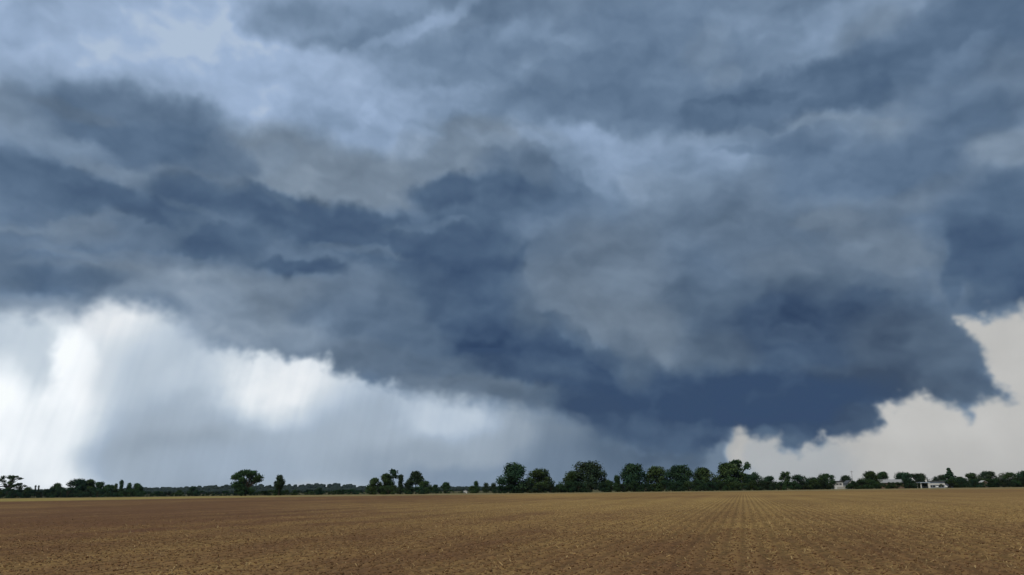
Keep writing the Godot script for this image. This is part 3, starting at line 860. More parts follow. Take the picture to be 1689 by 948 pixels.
# ------------------------------------------------------------------ trees
# [x, z, height, spread, form, label, group]
const TREES = [
	[-373.9, -600, 16.2, 26.1, "open", "open ragged tree with bare boughs before the palest rain", ""],
	[-350.6, -585, 7.6, 8.7, "shrub", "round dark bush beside the open ragged tree", ""],
	[-365.6, -620, 9.6, 2.3, "poplar", "thin pointed poplar of a small pair in a gap", "pair of thin poplars"],
	[-364.2, -622, 9.4, 2.3, "poplar", "thin pointed poplar of a small pair in a gap", "pair of thin poplars"],
	[-351.0, -610, 6.3, 11.8, "shrub", "low flat-topped thicket close beside the thin poplars", ""],
	[-360.2, -640, 10.6, 9.6, "dome", "small square-crowned tree between low thicket and broad domed clump", ""],
	[-350.8, -650, 14.1, 16.5, "dome", "broad domed tree, tallest of the blue-black clump on the ridge end", ""],
	[-342.8, -655, 13.6, 10.8, "dome", "round tree leaning against the broad domed tree", ""],
	[-331.9, -650, 11.6, 9.7, "dome", "lower round tree on the shoulder of the blue-black clump", ""],
	[-318.7, -640, 9.2, 12.4, "dome", "low spreading tree between domed clump and spiky row", ""],
	[-294.3, -600, 9.4, 4.0, "spire", "short spiky tree in the ragged row beside the blue-black clump", "spiky row"],
	[-290.3, -600, 12.0, 4.9, "spire", "tallest spiky tree of the ragged row", ""],
	[-286.8, -605, 10.0, 5.4, "spire", "short spiky tree in the ragged row beside the blue-black clump", "spiky row"],
	[-282.9, -610, 9.5, 8.2, "dome", "last rounded tree closing the ragged spiky row", ""],
	[-308.1, -560, 7.0, 25.1, "shrub", "wide dark thicket at the foot of the domed clump", ""],
	[-287.2, -560, 5.6, 25.1, "shrub", "long low thicket in front of the lower round trees", ""],
	[-264.3, -560, 4.9, 18.4, "shrub", "low thicket at the foot of the spiky row", ""],
	[-345.6, -560, 6.2, 25.1, "shrub", "broad thicket at the foot of the open ragged tree", ""],
	[-279.6, -640, 3.7, 9.5, "shrub", "low bush on the yellow strip before the wooded ridge", "low bushes before the wooded ridge"],
	[-246.9, -600, 4.3, 5.8, "shrub", "low bush on the yellow strip before the wooded ridge", "low bushes before the wooded ridge"],
	[-236.6, -600, 6.8, 9.0, "shrub", "squat dark bush, tallest before the wooded ridge", ""],
	[-221.9, -600, 2.3, 7.1, "shrub", "low bush on the yellow strip before the wooded ridge", "low bushes before the wooded ridge"],
	[-155.2, -470, 14.6, 16.2, "flat", "lone wide tree with flat crown before the wooded ridge", ""],
	[-147.1, -480, 2.9, 6.4, "shrub", "small bush between the lone wide tree and the ball-crowned tree", ""],
	[-136.0, -470, 11.6, 6.0, "ball", "slim tree with small ball crown before the wooded ridge", ""],
	[-136.6, -472, 5.9, 5.6, "shrub", "upright bush around the stem of the ball-crowned tree", ""],
	[-140.0, -520, 3.3, 4.6, "shrub", "low dark bush next to the ball-crowned tree", "low bushes next to the ball-crowned tree"],
	[-130.3, -520, 2.3, 7.0, "shrub", "low dark bush next to the ball-crowned tree", "low bushes next to the ball-crowned tree"],
	[-124.5, -520, 4.5, 5.0, "shrub", "taller bush among the low ones next to the ball-crowned tree", ""],
	[-114.8, -520, 2.5, 7.7, "shrub", "low dark bush next to the ball-crowned tree", "low bushes next to the ball-crowned tree"],
	[-104.0, -520, 3.5, 9.3, "shrub", "low dark bush next to the ball-crowned tree", "low bushes next to the ball-crowned tree"],
	[-77.6, -450, 9.0, 8.1, "dome", "small rounded tree at the outer end of the ragged clump", ""],
	[-71.6, -455, 11.3, 8.8, "dome", "rounded tree under the tufted top of the ragged clump", ""],
	[-69.4, -465, 14.0, 7.0, "tuft", "tall bare-necked tree with a tuft of leaves above the ragged clump", ""],
	[-62.8, -450, 10.5, 5.0, "spire", "narrow pointed tree between tufted and round-headed trees", ""],
	[-58.4, -450, 7.5, 5.4, "dome", "low tree filling the dip of the ragged clump", ""],
	[-55.0, -455, 12.5, 8.2, "ball", "round-headed tree with high crown in the ragged clump", ""],
	[-49.5, -448, 7.0, 8.7, "dome", "low spreading tree closing the ragged clump by the gap", ""],
	[-68.3, -440, 4.9, 21.0, "shrub", "wide thicket under the ragged clump", ""],
	[-51.9, -440, 3.8, 13.1, "shrub", "narrower thicket under the round-headed tree", ""],
	[-50.1, -520, 5.5, 5.4, "dome", "small faint tree in the gap beside the ragged clump", ""],
	[-42.2, -500, 6.8, 5.6, "ball", "small round-headed tree in the middle of the gap", ""],
	[-41.0, -495, 2.8, 8.1, "shrub", "bush under the small round-headed tree in the gap", ""],
	[-31.4, -500, 1.2, 5.2, "shrub", "flat low bush alone in the gap", ""],
	[-22.6, -480, 7.1, 5.0, "spire", "dark pointed tree beside a bush in the gap", ""],
	[-24.7, -478, 4.3, 4.3, "shrub", "bush leaning on the dark pointed tree", ""],
	[-16.6, -480, 6.0, 3.9, "column", "short dark column tree, one of two before the big domes", "two column trees"],
	[-12.3, -482, 5.9, 4.0, "column", "short dark column tree, one of two before the big domes", "two column trees"],
	[0.6, -430, 15.4, 17.4, "dome", "largest dense domed tree, joined to a lower one", ""],
	[13.4, -432, 12.3, 14.2, "dome", "lower domed tree leaning against the largest dense one", ""],
	[23.2, -440, 4.2, 5.2, "shrub", "low bush in the dip between the two great tree clumps", ""],
	[31.5, -432, 11.0, 14.9, "dome", "shoulder of green, lower tree of the second great clump", ""],
	[38.9, -436, 16.0, 20.3, "dome", "tallest tree of the second great clump, even dome", ""],
	[49.6, -430, 6.4, 5.1, "shrub", "small bush tucked against the second great clump", ""],
	[56.3, -445, 8.9, 6.0, "spire", "slim grey-green tree in a gap of the row", ""],
	[64.2, -436, 14.6, 13.1, "knob", "tall tree with square bright-topped crown", ""],
	[77.0, -440, 13.1, 11.9, "dome", "rounded bluish-green tree between two taller ones", ""],
	[88.6, -436, 13.6, 14.4, "knob", "wide-shouldered tree with arms spreading at its top", ""],
	[102.9, -440, 12.3, 11.8, "dome", "pointed-crown tree next to the great oak-like tree", ""],
	[116.6, -440, 14.7, 15.2, "dome", "dense half of the great spreading tree", ""],
	[123.5, -446, 16.3, 17.4, "open", "open-boughed great tree showing sky through its limbs", ""],
	[127.1, -432, 8.4, 14.8, "dome", "low grey-green tree under the open-boughed great tree", ""],
	[138.3, -440, 7.4, 7.2, "dome", "small dark tree beside the vase-shaped tree", ""],
	[153.8, -460, 10.1, 6.2, "vase", "vase-shaped tree with forked crown", ""],
	[162.4, -462, 8.2, 13.1, "dome", "broad low tree next to the vase-shaped tree", ""],
	[171.7, -464, 6.8, 10.4, "dome", "low even tree between two broader ones", ""],
	[177.2, -462, 8.7, 11.0, "dome", "dark domed tree beside the white flat-roofed house", ""],
	[212.2, -520, 8.3, 8.5, "dome", "small tree behind the white flat-roofed house", ""],
	[199.5, -470, 4.9, 7.0, "shrub", "grey-green bush at the foot of the utility pole", ""],
	[209.2, -476, 10.0, 12.1, "dome", "dark domed tree before the long grey-roofed barn", ""],
	[216.8, -478, 9.6, 8.6, "dome", "square-sided tree beside the domed one by the barn", ""],
	[232.8, -486, 9.3, 11.6, "dome", "domed tree next to the long grey-roofed barn", ""],
	[242.4, -488, 8.7, 13.1, "dome", "sloping tree next to the blue-white building", ""],
	[273.1, -520, 8.0, 10.1, "dome", "tree behind the blue-white building with a flat top", ""],
	[268.1, -500, 11.9, 11.9, "cone", "dark pointed conifer behind the blue-white building", ""],
	[268.6, -490, 6.5, 7.3, "dome", "low tree on the near side of the conifer", ""],
	[275.6, -490, 8.5, 11.0, "dome", "rounded tree between the conifer and the pale-roofed shed", ""],
	[286.2, -490, 9.5, 12.4, "dome", "domed tree above the pale-roofed shed", ""],
	[297.8, -490, 8.6, 13.9, "dome", "wide even tree at the end of the row", ""],
	[308.1, -490, 9.4, 11.0, "dome", "taller tree ending the row beside the wide even one", ""],
	[321.2, -490, 8.7, 14.6, "dome", "wide tree past the end of the row", ""],
	[268.3, -466, 2.9, 5.5, "shrub", "dark bush hiding the wall of the pale-roofed shed", ""],
	[193.8, -468, 3.4, 5.6, "shrub", "dark bush before the small pale-gabled house", ""],
	[-392.7, -600, 12.9, 19.8, "dome", "dark tree past the open ragged tree", ""],
]
const HEDGE = [[-7.1, -425, 4.2, 7.4], [-2.5, -425, 4.3, 8.1], [2.5, -425, 4.8, 6.6], [6.6, -425, 5.7, 10.4], [13.1, -425, 4.4, 9.7], [19.1, -425, 4.5, 8.7], [24.5, -425, 4.2, 7.1], [28.9, -425, 5.9, 7.3], [33.4, -425, 5.7, 10.0], [39.7, -425, 4.4, 9.9], [45.8, -425, 5.3, 7.7], [50.6, -425, 5.8, 9.6], [56.5, -425, 4.1, 10.2], [62.8, -425, 5.4, 9.0], [68.4, -425, 4.3, 8.6], [73.8, -425, 4.1, 8.4], [79.0, -425, 5.8, 10.5], [85.5, -425, 4.6, 8.8], [90.9, -425, 5.2, 10.4], [97.3, -425, 5.8, 10.2], [103.7, -425, 4.8, 8.6], [109.0, -425, 4.9, 9.0], [114.6, -425, 4.6, 7.0], [119.0, -425, 4.0, 9.9], [125.1, -425, 5.3, 6.5], [129.2, -425, 5.1, 7.6], [133.9, -425, 4.7, 8.4], [139.1, -425, 4.4, 10.7], [156.0, -455, 4.5, 8.7], [161.5, -455, 4.6, 9.8], [167.5, -455, 5.6, 8.5], [172.8, -455, 5.2, 8.3], [189.3, -455, 4.6, 7.1], [193.7, -455, 5.3, 10.4], [200.1, -455, 4.8, 7.9], [205.0, -455, 3.3, 7.6], [209.8, -455, 3.5, 7.0], [214.1, -455, 3.6, 11.0], [220.9, -455, 6.0, 10.3], [256.0, -478, 5.1, 11.0], [262.8, -478, 5.5, 11.8], [270.1, -478, 4.8, 11.2], [277.1, -478, 5.1, 8.1], [282.1, -478, 5.0, 7.8], [286.9, -478, 4.9, 11.9], [294.3, -478, 4.3, 7.2], [298.8, -478, 5.8, 8.0]]
const FAR_HEDGE = [[-372.0, -575, 5.4, 9.6], [-366.3, -575, 7.2, 8.2], [-361.4, -575, 5.2, 9.9], [-355.4, -575, 4.8, 8.0], [-350.6, -575, 6.4, 8.6], [-345.5, -575, 4.8, 8.5], [-340.4, -575, 5.3, 10.2], [-334.2, -575, 5.0, 12.9], [-326.5, -575, 6.6, 10.5], [-320.3, -575, 7.2, 9.8], [-314.4, -575, 5.3, 10.2], [-308.3, -575, 4.8, 9.8], [-302.4, -575, 5.3, 9.9], [-296.5, -575, 6.8, 12.3], [-289.1, -575, 4.8, 10.3], [-282.9, -575, 5.3, 9.0], [-277.5, -575, 5.3, 8.8], [-272.2, -575, 5.1, 12.2], [-264.9, -575, 7.0, 8.0], [-253.4, -560, 3.6, 10.3], [-245.6, -560, 3.5, 9.5], [-238.4, -560, 3.4, 10.8], [-230.4, -560, 3.0, 11.2], [-221.9, -560, 2.7, 8.0], [-215.9, -560, 3.5, 11.9], [-207.0, -560, 2.8, 12.1], [-197.9, -560, 3.4, 10.8], [-189.8, -560, 3.4, 10.7], [-181.8, -560, 3.2, 10.2], [-174.2, -560, 2.7, 10.9], [-166.0, -560, 3.6, 12.1], [-156.9, -560, 3.6, 7.9], [-150.9, -560, 3.2, 12.3], [-141.7, -560, 3.5, 7.7], [-135.9, -560, 3.6, 8.1], [-129.8, -560, 2.5, 10.8], [-121.6, -560, 3.2, 8.3], [-115.4, -560, 3.3, 10.4], [-107.6, -560, 2.7, 12.1]]
const FORMS = {  # lobes, crown's lowest point, highest point of the widest part, flatness of the lobes, leaf share, lobe size
	"dome": [34, 0.03, 0.42, 0.85, 1.0, 0.36],
	"knob": [32, 0.04, 0.62, 0.85, 1.0, 0.36],
	"flat": [40, 0.05, 0.72, 0.7, 1.0, 0.30],
	"open": [40, 0.20, 0.60, 0.55, 0.75, 0.24],
	"ball": [16, 0.40, 0.75, 0.9, 1.0, 0.48],
	"tuft": [12, 0.62, 0.84, 0.7, 0.8, 0.40],
	"vase": [18, 0.25, 0.78, 0.9, 0.9, 0.38],
	"spire": [20, 0.03, 0.30, 1.1, 1.0, 0.46],
	"column": [12, 0.06, 0.45, 1.1, 1.0, 0.50],
	"poplar": [9, 0.05, 0.35, 1.5, 0.9, 0.55],
	"cone": [44, 0.03, 0.12, 0.5, 1.0, 0.34],
	"shrub": [18, 0.0, 0.35, 0.8, 1.0, 0.40],
}

func outline_at(form: String, v: float) -> float:
	# half width of the crown, as a share of the greatest, at the share v of the crown's height
	match form:
		"cone": return clampf(1.04 - v, 0.05, 1.0)
		"spire": return pow(clampf(1.0 - v, 0.0, 1.0), 0.7) * (0.75 + 0.25 * smoothstep(0.0, 0.3, v))
		"poplar": return pow(clampf(1.0 - v, 0.0, 1.0), 0.6) * (0.6 + 0.4 * smoothstep(0.0, 0.3, v))
		"flat": return clampf(0.62 + 0.38 * smoothstep(0.15, 0.65, v), 0.0, 1.0) * sqrt(clampf(1.0 - pow(v, 6.0), 0.0, 1.0))
		"vase": return 0.45 + 0.55 * smoothstep(0.0, 0.8, v) - 0.5 * smoothstep(0.85, 1.0, v)
		"knob": return (0.72 + 0.28 * smoothstep(0.2, 0.6, v)) * sqrt(clampf(1.0 - pow(maxf(v - 0.35, 0.0) / 0.65, 3.0), 0.0, 1.0))
		"shrub": return sqrt(clampf(1.0 - pow(maxf(v - 0.1, 0.0) / 0.9, 2.0), 0.0, 1.0))
	return sqrt(clampf(1.0 - pow((v - 0.38) / 0.62, 2.0), 0.0, 1.0)) if v > 0.38 else 0.80 + 0.20 * smoothstep(0.0, 0.38, v)

func make_crown(form: String, h: float, spread: float, rng: RandomNumberGenerator, tint: Vector3) -> Array:
	# [leaf mesh, lobe centres]
	var f: Array = FORMS[form]
	var low: float = h * f[1]
	var tall: float = h - low
	var lobes := []
	var radii := []
	var half := spread * 0.58
	var size: float = minf(half, tall * 0.6) * f[5]
	for k in int(f[0]):
		var v := clampf((k + rng.randf()) / float(f[0]), 0.02, 0.98)
		var r: float = size * rng.randf_range(0.75, 1.25)
		if form == "cone":
			r = lerpf(half * 0.42, half * 0.12, v)
		var lift: float = r * f[3]
		var y := clampf(low + v * tall, low + lift * 0.7, h - lift * 0.92)
		var room: float = maxf(half * outline_at(form, (y + lift * 0.3 - low) / tall) - r * 0.6, 0.0)
		var a := rng.randf() * TAU
		var reach := room * sqrt(rng.randf())
		lobes.append(Vector3(cos(a) * reach, y, sin(a) * reach))
		radii.append(r)
	# make sure that the crown is as high and wide as the tree
	lobes.append(Vector3(0.0 if form == "cone" else rng.randf_range(-0.1, 0.1) * half, h - size * f[3] * 0.9, 0.0))
	radii.append(half * 0.14 if form == "cone" else size * (0.55 if form in ["cone", "spire", "poplar"] else 0.9))
	if not form in ["cone", "spire", "poplar"]:
		for s in [-1.0, 1.0]:
			lobes.append(Vector3(s * (half - size * 0.8), low + tall * (f[2] - f[1]) * rng.randf_range(0.85, 1.1), rng.randf_range(-0.3, 0.3) * half))
			radii.append(size * 0.85)
	var points := PackedVector3Array()
	var normals := PackedVector3Array()
	var colors := PackedColorArray()
	var leaf := clampf(h * 0.036, 0.2, 0.55)
	for k in lobes.size():
		var r: float = radii[k]
		var count := clampi(int(f[4] * 9.0 * r * r / (leaf * leaf)), 24, 190)
		var shade := rng.randf_range(0.78, 1.25)
		var warm := rng.randf_range(-0.12, 0.12)
		for q in count:
			var d := Vector3(rng.randfn(), rng.randfn(), rng.randfn()).normalized()
			var p: Vector3 = lobes[k] + Vector3(d.x, d.y * f[3], d.z) * r * pow(rng.randf(), 0.4) * rng.randf_range(0.8, 1.28)
			if p.y < 0.05:
				continue
			var n := (d + Vector3(rng.randfn(), rng.randfn(), rng.randfn()) * 0.55).normalized()
			var a := n.cross(Vector3(rng.randfn(), rng.randfn(), rng.randfn())).normalized() * leaf * rng.randf_range(0.5, 1.15)
			var b := n.cross(a).normalized() * leaf * rng.randf_range(0.45, 0.95)
			var t := shade * rng.randf_range(0.75, 1.3)
			var c := Color(tint.x * t * (1.0 + warm), tint.y * t, tint.z * t * (1.0 - warm))
			for v in [p + a, p + b * 0.9, p - a * 0.9, p + a, p - a * 0.9, p - b]:
				points.append(v)
				normals.append(-n)
				colors.append(c)
	return [mesh_of(points, normals, colors), lobes]

func make_trunk(form: String, h: float, lobes: Array, rng: RandomNumberGenerator) -> ArrayMesh:
	var st := tool()
	var f: Array = FORMS[form]
	var fork: float = h * clampf(f[1] + 0.08, 0.10, 0.75)
	var thick := h * (0.022 if form in ["ball", "tuft", "poplar", "spire"] else 0.034)
	var lean := Vector3(rng.randf_range(-0.03, 0.03) * h, fork, rng.randf_range(-0.03, 0.03) * h)
	var top := Vector3(lean.x, h * 0.86, lean.z) if not form in ["flat", "open"] else Vector3(lean.x, h * 0.7, lean.z)
	add_tube(st, [Vector3(0, -0.1, 0), Vector3(0, h * 0.03, 0), lean * 0.5, lean, top], [thick * 1.5, thick * 1.1, thick, thick * 0.85, thick * 0.15], 7)
	for k in lobes.size():
		if k % (1 if form in ["open", "flat", "vase"] else 3) == 0 and form != "cone":
			var to: Vector3 = lobes[k]
			var from := lean.lerp(top, clampf(rng.randf() * 0.5, 0.0, 0.6))
			if to.y < from.y * 0.8:
				continue
			var mid := from.lerp(to, 0.5) + Vector3(0, h * 0.03, 0)
			add_tube(st, [from, mid, to], [thick * 0.5, thick * 0.33, thick * 0.10], 5)
	return done(st)

func build_trees() -> void:
	var leaves := tinted_material(0.8)
	leaves.backlight_enabled = true
	leaves.backlight = Color(0.05, 0.07, 0.03)
	var bark := plain_material(srgb(0.06, 0.048, 0.036))
	var rng := RandomNumberGenerator.new()
	var greens := [Vector3(0.040, 0.082, 0.036), Vector3(0.033, 0.070, 0.038), Vector3(0.050, 0.086, 0.034), Vector3(0.038, 0.062, 0.034)]
	var names := {"poplar": "poplar_tree", "cone": "conifer_tree", "shrub": "shrub"}
	for k in TREES.size():
		var t: Array = TREES[k]
		rng.seed = 700 + k
		var called: String = names.get(t[4], "broadleaf_tree")
		var o := thing(called, Vector3(t[0], -0.08, t[1]))
		var c := make_crown(t[4], t[2], t[3], rng, greens[rng.randi() % 4] * rng.randf_range(0.85, 1.12))
		part("stem" if t[4] == "shrub" else "trunk", make_trunk(t[4], t[2], c[1], rng), bark, o)
		part("foliage" if t[4] == "shrub" else "crown", c[0], leaves, o)
		tag(o, t[5], "shrub" if t[4] == "shrub" else "tree", t[6])
	for k in HEDGE.size() + FAR_HEDGE.size():
		var far := k >= HEDGE.size()
		var t: Array = FAR_HEDGE[k - HEDGE.size()] if far else HEDGE[k]
		rng.seed = 900 + k
		var o := thing("hedge_shrub", Vector3(t[0], -0.08, t[1]))
		var c := make_crown("shrub", t[2], t[3], rng, greens[rng.randi() % 4] * rng.randf_range(0.65, 0.9))
		part("stem", make_trunk("shrub", t[2], c[1], rng), bark, o)
		part("foliage", c[0], leaves, o)
		if not far:
			tag(o, "low dark shrub of the hedge at the foot of the tree row", "shrub", "hedge at the foot of the tree row")
		elif t[2] > 3.6:
			tag(o, "dark shrub of the thick hedge along the yellow strip", "shrub", "thick hedge along the yellow strip")
		else:
			tag(o, "small dark shrub in the thin hedge under the wooded ridge", "shrub", "thin hedge under the wooded ridge")

# ------------------------------------------------------------------ houses
func build_houses() -> void:
	var white := plain_material(srgb(0.76, 0.78, 0.80), 0.7)
	var blue_white := plain_material(srgb(0.48, 0.58, 0.74), 0.6)
	var blue := plain_material(srgb(0.16, 0.20, 0.30), 0.7)
	var dark := plain_material(srgb(0.05, 0.05, 0.055), 0.6)
	var slate := plain_material(srgb(0.10, 0.11, 0.12), 0.8)
	var pale_roof := plain_material(srgb(0.50, 0.51, 0.50), 0.6)
	var brick := plain_material(srgb(0.20, 0.15, 0.12), 0.9)
	var glass := plain_material(srgb(0.02, 0.025, 0.03), 0.12)
	glass.metallic_specular = 0.5
	var timber := plain_material(srgb(0.12, 0.10, 0.08), 0.9)
	# white flat-roofed house
	var o := thing("flat_roofed_house", Vector3(191.5, -0.08, -480.0))
	tag(o, "small white house with dark flat roof beside the domed tree", "house")
	box("wall", Vector3(-2.5, 0, -6), Vector3(2.5, 4.3, 0), white, o)
	box("roof", Vector3(-2.9, 4.303, -6.4), Vector3(2.9, 4.75, 0.5), dark, o)
	for x in [-1.5, 0.3]:
		var w := box("window", Vector3(x, 2.5, 0.004), Vector3(x + 1.4, 3.3, 0.03), glass, o)
		box("sill", Vector3(x - 0.1, 2.38, 0.004), Vector3(x + 1.5, 2.496, 0.10), white, w)
	o = thing("garden_wall", Vector3(191.8, -0.08, -476.0))
	tag(o, "low pale wall in front of the white flat-roofed house", "wall")
	box("panel", Vector3(-2.9, 0, -0.2), Vector3(2.9, 1.25, 0), pale_roof, o)
	box("coping", Vector3(-3.0, 1.253, -0.27), Vector3(3.0, 1.36, 0.07), white, o)
	o = thing("marker_post", Vector3(184.6, -0.08, -470.0))
	tag(o, "pale upright post before the dark domed tree", "post")
	box("shaft", Vector3(-0.22, 0, -0.2), Vector3(0.22, 3.3, 0.2), pale_roof, o)
	box("cap", Vector3(-0.3, 3.303, -0.28), Vector3(0.3, 3.45, 0.28), white, o)
	# small gabled house behind the bushes
	o = thing("gabled_house", Vector3(199.5, -0.08, -482.0))
	tag(o, "small house with pale gable wall beside the utility pole", "house")
	gabled(o, 4.6, 6.0, 3.3, 1.6, pale_roof, slate)
	box("door", Vector3(-0.5, 0, 0.004), Vector3(0.4, 2.1, 0.04), timber, o)
	box("window", Vector3(0.9, 1.2, 0.004), Vector3(1.8, 2.3, 0.04), glass, o)
	# utility pole
	o = thing("utility_pole", Vector3(195.7, -0.08, -470.0))
	tag(o, "thin dark utility pole rising from the bushes", "pole")
	var st := tool()
	add_tube(st, [Vector3(0, 0, 0), Vector3(0, 10.4, 0)], [0.11, 0.07], 8)
	part("shaft", done(st), timber, o)
	box("cross_arm", Vector3(-0.9, 9.6, -0.06), Vector3(0.9, 9.75, 0.06), timber, o)
	# long barn
	o = thing("barn", Vector3(218.5, -0.08, -470.0))
	tag(o, "long barn with light grey roof behind the hedge", "barn")
	box("wall", Vector3(-6.5, 0, -7), Vector3(6.5, 3.2, 0), brick, o)
	st = tool()
	for s in [[Vector3(-6.9, 3.1, 0.5), Vector3(6.9, 3.1, 0.5), Vector3(6.9, 5.0, -3.5), Vector3(-6.9, 5.0, -3.5)], [Vector3(6.9, 3.1, -7.5), Vector3(-6.9, 3.1, -7.5), Vector3(-6.9, 5.0, -3.5), Vector3(6.9, 5.0, -3.5)]]:
		for k in [0, 2, 1, 0, 3, 2]:
			st.add_vertex(s[k] + Vector3(0, 0.2, 0))
	part("roof", done(st), plain_material(srgb(0.36, 0.37, 0.37), 0.7), o)
	box("door", Vector3(-1.2, 0, 0.004), Vector3(1.2, 2.6, 0.05), timber, o)
	# blue-white building with an open carport
	o = thing("low_building", Vector3(249.2, -0.08, -480.0))
	tag(o, "low blue-white building with flat roof and dark window band", "building")
	box("wall", Vector3(-4.5, 0, -8), Vector3(4.7, 3.6, 0), blue_white, o)
	box("fascia", Vector3(-4.6, 1.75, 0.004), Vector3(4.8, 2.75, 0.12), white, o)
	box("roof", Vector3(-4.9, 3.603, -8.4), Vector3(5.1, 4.2, 0.6), slate, o)
	for k in 5:
		var w := box("window", Vector3(-4.2 + k * 1.7, 0.45, 0.004), Vector3(-2.75 + k * 1.7, 1.62, 0.04), glass, o)
		box("sill", Vector3(-4.25 + k * 1.7, 0.33, 0.004), Vector3(-2.7 + k * 1.7, 0.446, 0.14), white, w)
	box("pillar", Vector3(4.3, 0, 0.15), Vector3(5.0, 1.747, 0.75), white, o)
	o = thing("carport", Vector3(241.6, -0.08, -478.5))
	tag(o, "open white carport frame joined to the blue-white building", "carport")
	for x in [-2.4, 2.0]:
		for z in [-4.5, -0.25]:
			box("post", Vector3(x - 0.25, 0, z - 0.2), Vector3(x + 0.25 + (0.8 if x > 0 else 0.0), 3.05, z + 0.2), white, o)
	box("roof", Vector3(-2.8, 3.053, -5), Vector3(2.9, 3.5, 0.2), blue_white, o)
	o = thing("satellite_dish", Vector3(242.3, 3.44, -478.6))
	tag(o, "round white dish on the carport roof", "dish")
	st = tool()
	var rings := []
	for j in 5:
		var ring := []
		for i in 14:
			var a := TAU * i / 14.0
			var r := 0.72 * j / 4.0
			ring.append(Vector3(cos(a) * r, 0.85 + sin(a) * r, 0.25 + 0.3 * r * r))
		rings.append(ring)
	for j in 4:
		for i in 14:
			var n := (i + 1) % 14
			for p in [rings[j][i], rings[j + 1][i], rings[j][n], rings[j][n], rings[j + 1][i], rings[j + 1][n]]:
				st.add_vertex(p)
	part("reflector", done(st), white, o)
	st = tool()
	add_tube(st, [Vector3(0, 0, 0), Vector3(0, 0.5, 0), Vector3(0, 0.85, 0.24)], [0.06, 0.06, 0.05], 6)
	part("mount", done(st), slate, o)
	o = thing("lean_to", Vector3(257.6, -0.08, -481.0))
	tag(o, "dark blue lean-to shed right of the blue-white building", "shed")
	box("wall", Vector3(-2.9, 0, -4), Vector3(2.2, 2.5, 0), blue, o)
	st = tool()
	for p in [Vector3(-3.05, 3.15, 0.4), Vector3(2.5, 2.55, 0.4), Vector3(2.5, 2.55, -4.3), Vector3(-3.05, 3.15, 0.4), Vector3(2.5, 2.55, -4.3), Vector3(-3.05, 3.15, -4.3)]:
		st.add_vertex(p)
	part("roof", done(st), slate, o)
	box("door", Vector3(-0.8, 0, 0.004), Vector3(0.4, 2.0, 0.05), dark, o)
	for x in [244.9, 250.2]:
		o = thing("round_bale", Vector3(x, -0.06, -472.0))
		tag(o, "small pale round bale before the blue-white building", "bale", "pale round bales")
		st = tool()
		add_tube(st, [Vector3(-0.62, 0.62, 0), Vector3(-0.6, 0.62, 0), Vector3(0.6, 0.62, 0), Vector3(0.62, 0.62, 0)], [0.02, 0.62, 0.62, 0.02], 16)
		part("wrap", done(st), white, o)
	# shed glimpsed under the trees
	o = thing("garden_shed", Vector3(273.4, -0.08, -473.0))
	tag(o, "small shed with pale roof under the domed tree", "shed")
	gabled(o, 3.0, 3.0, 3.0, 0.9, timber, pale_roof)
	box("door", Vector3(-0.45, 0, 0.004), Vector3(0.45, 1.9, 0.04), timber, o)
	# pale shed in the gap between the tree clumps
	o = thing("field_shed", Vector3(-30.3, -0.08, -500.0))
	tag(o, "tiny white shed in the gap between the tree clumps", "shed")
	gabled(o, 2.6, 3.0, 1.5, 0.6, white, slate)

func gabled(o: Node3D, wide: float, deep: float, eaves: float, rise: float, wall: Material, roof: Material) -> void:
	# a house whose gable faces +z
	var st := tool()
	var h := wide * 0.5
	var front := [Vector3(-h, 0, 0), Vector3(h, 0, 0), Vector3(h, eaves, 0), Vector3(0, eaves + rise, 0), Vector3(-h, eaves, 0)]
	for k in range(1, 4):
		for p in [front[0], front[k + 1], front[k]]:
			st.add_vertex(p)
		for p in [front[0], front[k], front[k + 1]]:
			st.add_vertex(p + Vector3(0, 0, -deep))
	for s in [-1.0, 1.0]:
		var c := [Vector3(s * h, 0, 0), Vector3(s * h, eaves, 0), Vector3(s * h, eaves, -deep), Vector3(s * h, 0, -deep)]
		for k in ([0, 1, 2, 0, 2, 3] if s < 0 else [0, 2, 1, 0, 3, 2]):
			st.add_vertex(c[k])
	part("wall", done(st), wall, o)
	st = tool()
	for s in [-1.0, 1.0]:
		var out := Vector3(s * (h + 0.35), eaves - 0.35 * rise / h, 0)
		var top := Vector3(0, eaves + rise, 0)
		var up := Vector3(0, 0.16, 0)
		var c := [out + Vector3(0, 0, 0.35), top + Vector3(0, 0, 0.35), top + Vector3(0, 0, -deep - 0.35), out + Vector3(0, 0, -deep - 0.35)]
		for k in [0, 1, 2, 0, 2, 3]:
			st.add_vertex(c[k] + up)
		for k in [0, 2, 1, 0, 3, 2]:
			st.add_vertex(c[k] + up * 0.1)
		for e in [[0, 1], [1, 2], [2, 3], [3, 0]]:
			for p in [c[e[0]] + up * 0.1, c[e[1]] + up * 0.1, c[e[0]] + up, c[e[0]] + up, c[e[1]] + up * 0.1, c[e[1]] + up]:
				st.add_vertex(p)
	part("roof", done(st), roof, o)

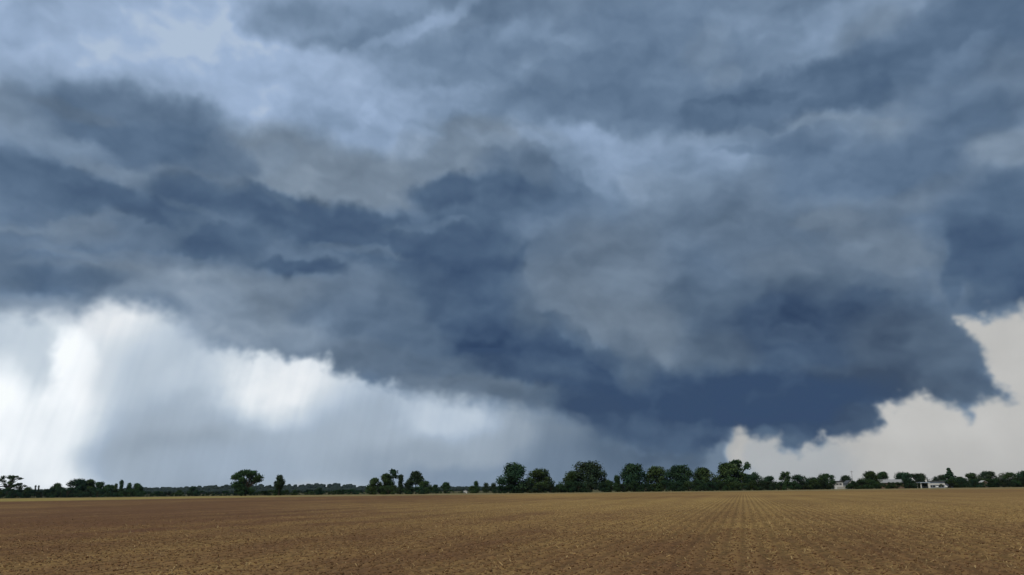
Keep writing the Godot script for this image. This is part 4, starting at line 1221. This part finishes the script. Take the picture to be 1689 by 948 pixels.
# ------------------------------------------------------------------ straw and clods
func scatter_field() -> void:
	var rng := RandomNumberGenerator.new()
	rng.seed = 81
	# a straw: a bent, flattened stalk
	var points := PackedVector3Array()
	var normals := PackedVector3Array()
	var line := [Vector3(0, 0, 0), Vector3(0.02, 0.55, 0.03), Vector3(0.12, 1.0, 0.0)]
	for side in [Vector3(0.08, 0, 0), Vector3(0, 0, 0.08)]:
		for k in 2:
			var a: Vector3 = line[k]
			var b: Vector3 = line[k + 1]
			var n: Vector3 = side.cross(b - a).normalized()
			for p in [a - side, b - side, a + side, a + side, b - side, b + side * 0.6]:
				points.append(p)
				normals.append(n)
	var stalk := mesh_of(points, normals)
	var mm := MultiMesh.new()
	mm.transform_format = MultiMesh.TRANSFORM_3D
	mm.use_colors = true
	mm.mesh = stalk
	var places := []
	var tones := []
	var rc := cos(ROW_TURN)
	var rs := sin(ROW_TURN)
	for k in 330000:
		var d := lerpf(12.0, 130.0, pow(rng.randf(), 0.7))
		var x := rng.randf_range(-0.8, 0.8) * d
		var z := -d
		var across := x * rc + z * rs
		var along := x * rs - z * rc
		if rng.randf() < 0.8:  # most of it stands in the drill rows
			across = roundf(across / 0.5) * 0.5 + rng.randfn() * 0.055
			x = across * rc + along * rs
			z = across * rs - along * rc
		if rng.randf() > pow(straw_share(x, z), 1.4) * 1.35 * (1.0 - smoothstep(40.0, 128.0, d)):
			continue
		var long := rng.randf_range(0.04, 0.10) * (1.7 if rng.randf() < 0.05 else 1.0)
		var tilt := rng.randf_range(0.7, 1.55)
		var basis := Basis(Vector3.UP, rng.randf() * TAU) * Basis(Vector3.RIGHT, tilt)
		places.append(Transform3D(basis.scaled_local(Vector3(long * 1.1, long, long * 1.1)), Vector3(x, field_height(x, z) - 0.008, z)))
		var v := rng.randf_range(0.55, 1.25) if rng.randf() < 0.88 else rng.randf_range(1.2, 1.6)
		tones.append(Color(0.47 * v, 0.35 * v, 0.18 * v))
	mm.instance_count = places.size()
	for k in places.size():
		mm.set_instance_transform(k, places[k])
		mm.set_instance_color(k, tones[k])
	var o := MultiMeshInstance3D.new()
	o.name = "straw"
	o.multimesh = mm
	o.material_override = tinted_material()
	add_child(o)
	tag(o, "short pale straw bits strewn in rows over the brown field", "straw", "", "stuff")
	# clods
	for kind in 2:
		var lump := noise_of(85 + kind, 1.3, 2)
		var ball := SphereMesh.new()
		ball.radius = 1.0
		ball.height = 2.0
		ball.radial_segments = 7
		ball.rings = 4
		var st := SurfaceTool.new()
		st.create_from(ball, 0)
		var arrays := st.commit_to_arrays()
		var pts: PackedVector3Array = arrays[Mesh.ARRAY_VERTEX]
		for k in pts.size():
			pts[k] *= 1.0 + 0.5 * lump.get_noise_3dv(pts[k])
		arrays[Mesh.ARRAY_VERTEX] = pts
		var clod := ArrayMesh.new()
		clod.add_surface_from_arrays(Mesh.PRIMITIVE_TRIANGLES, arrays)
		mm = MultiMesh.new()
		mm.transform_format = MultiMesh.TRANSFORM_3D
		mm.use_colors = true
		mm.mesh = clod
		mm.instance_count = 26000
		for k in mm.instance_count:
			var d := lerpf(12.0, 75.0, pow(rng.randf(), 0.8))
			if rng.randf() < smoothstep(30.0, 74.0, d):
				d = lerpf(12.0, 34.0, rng.randf())
			var x := rng.randf_range(-0.8, 0.8) * d
			var r := rng.randf_range(0.008, 0.024) * (1.6 if rng.randf() < 0.05 else 1.0)
			mm.set_instance_transform(k, Transform3D(Basis(Vector3.UP, rng.randf() * TAU).scaled(Vector3(r * 1.3, r * 0.8, r)), Vector3(x, field_height(x, -d) + r * 0.2, -d)))
			var v := rng.randf_range(0.7, 1.3)
			mm.set_instance_color(k, Color(0.20 * v, 0.118 * v, 0.060 * v))
		o = MultiMeshInstance3D.new()
		o.name = numbered("soil_clods")
		o.multimesh = mm
		o.material_override = tinted_material()
		add_child(o)
		tag(o, "small brown soil clods scattered over the harrowed field" if kind == 0 else "rough brown soil crumbs lying between the straw", "soil", "", "stuff")
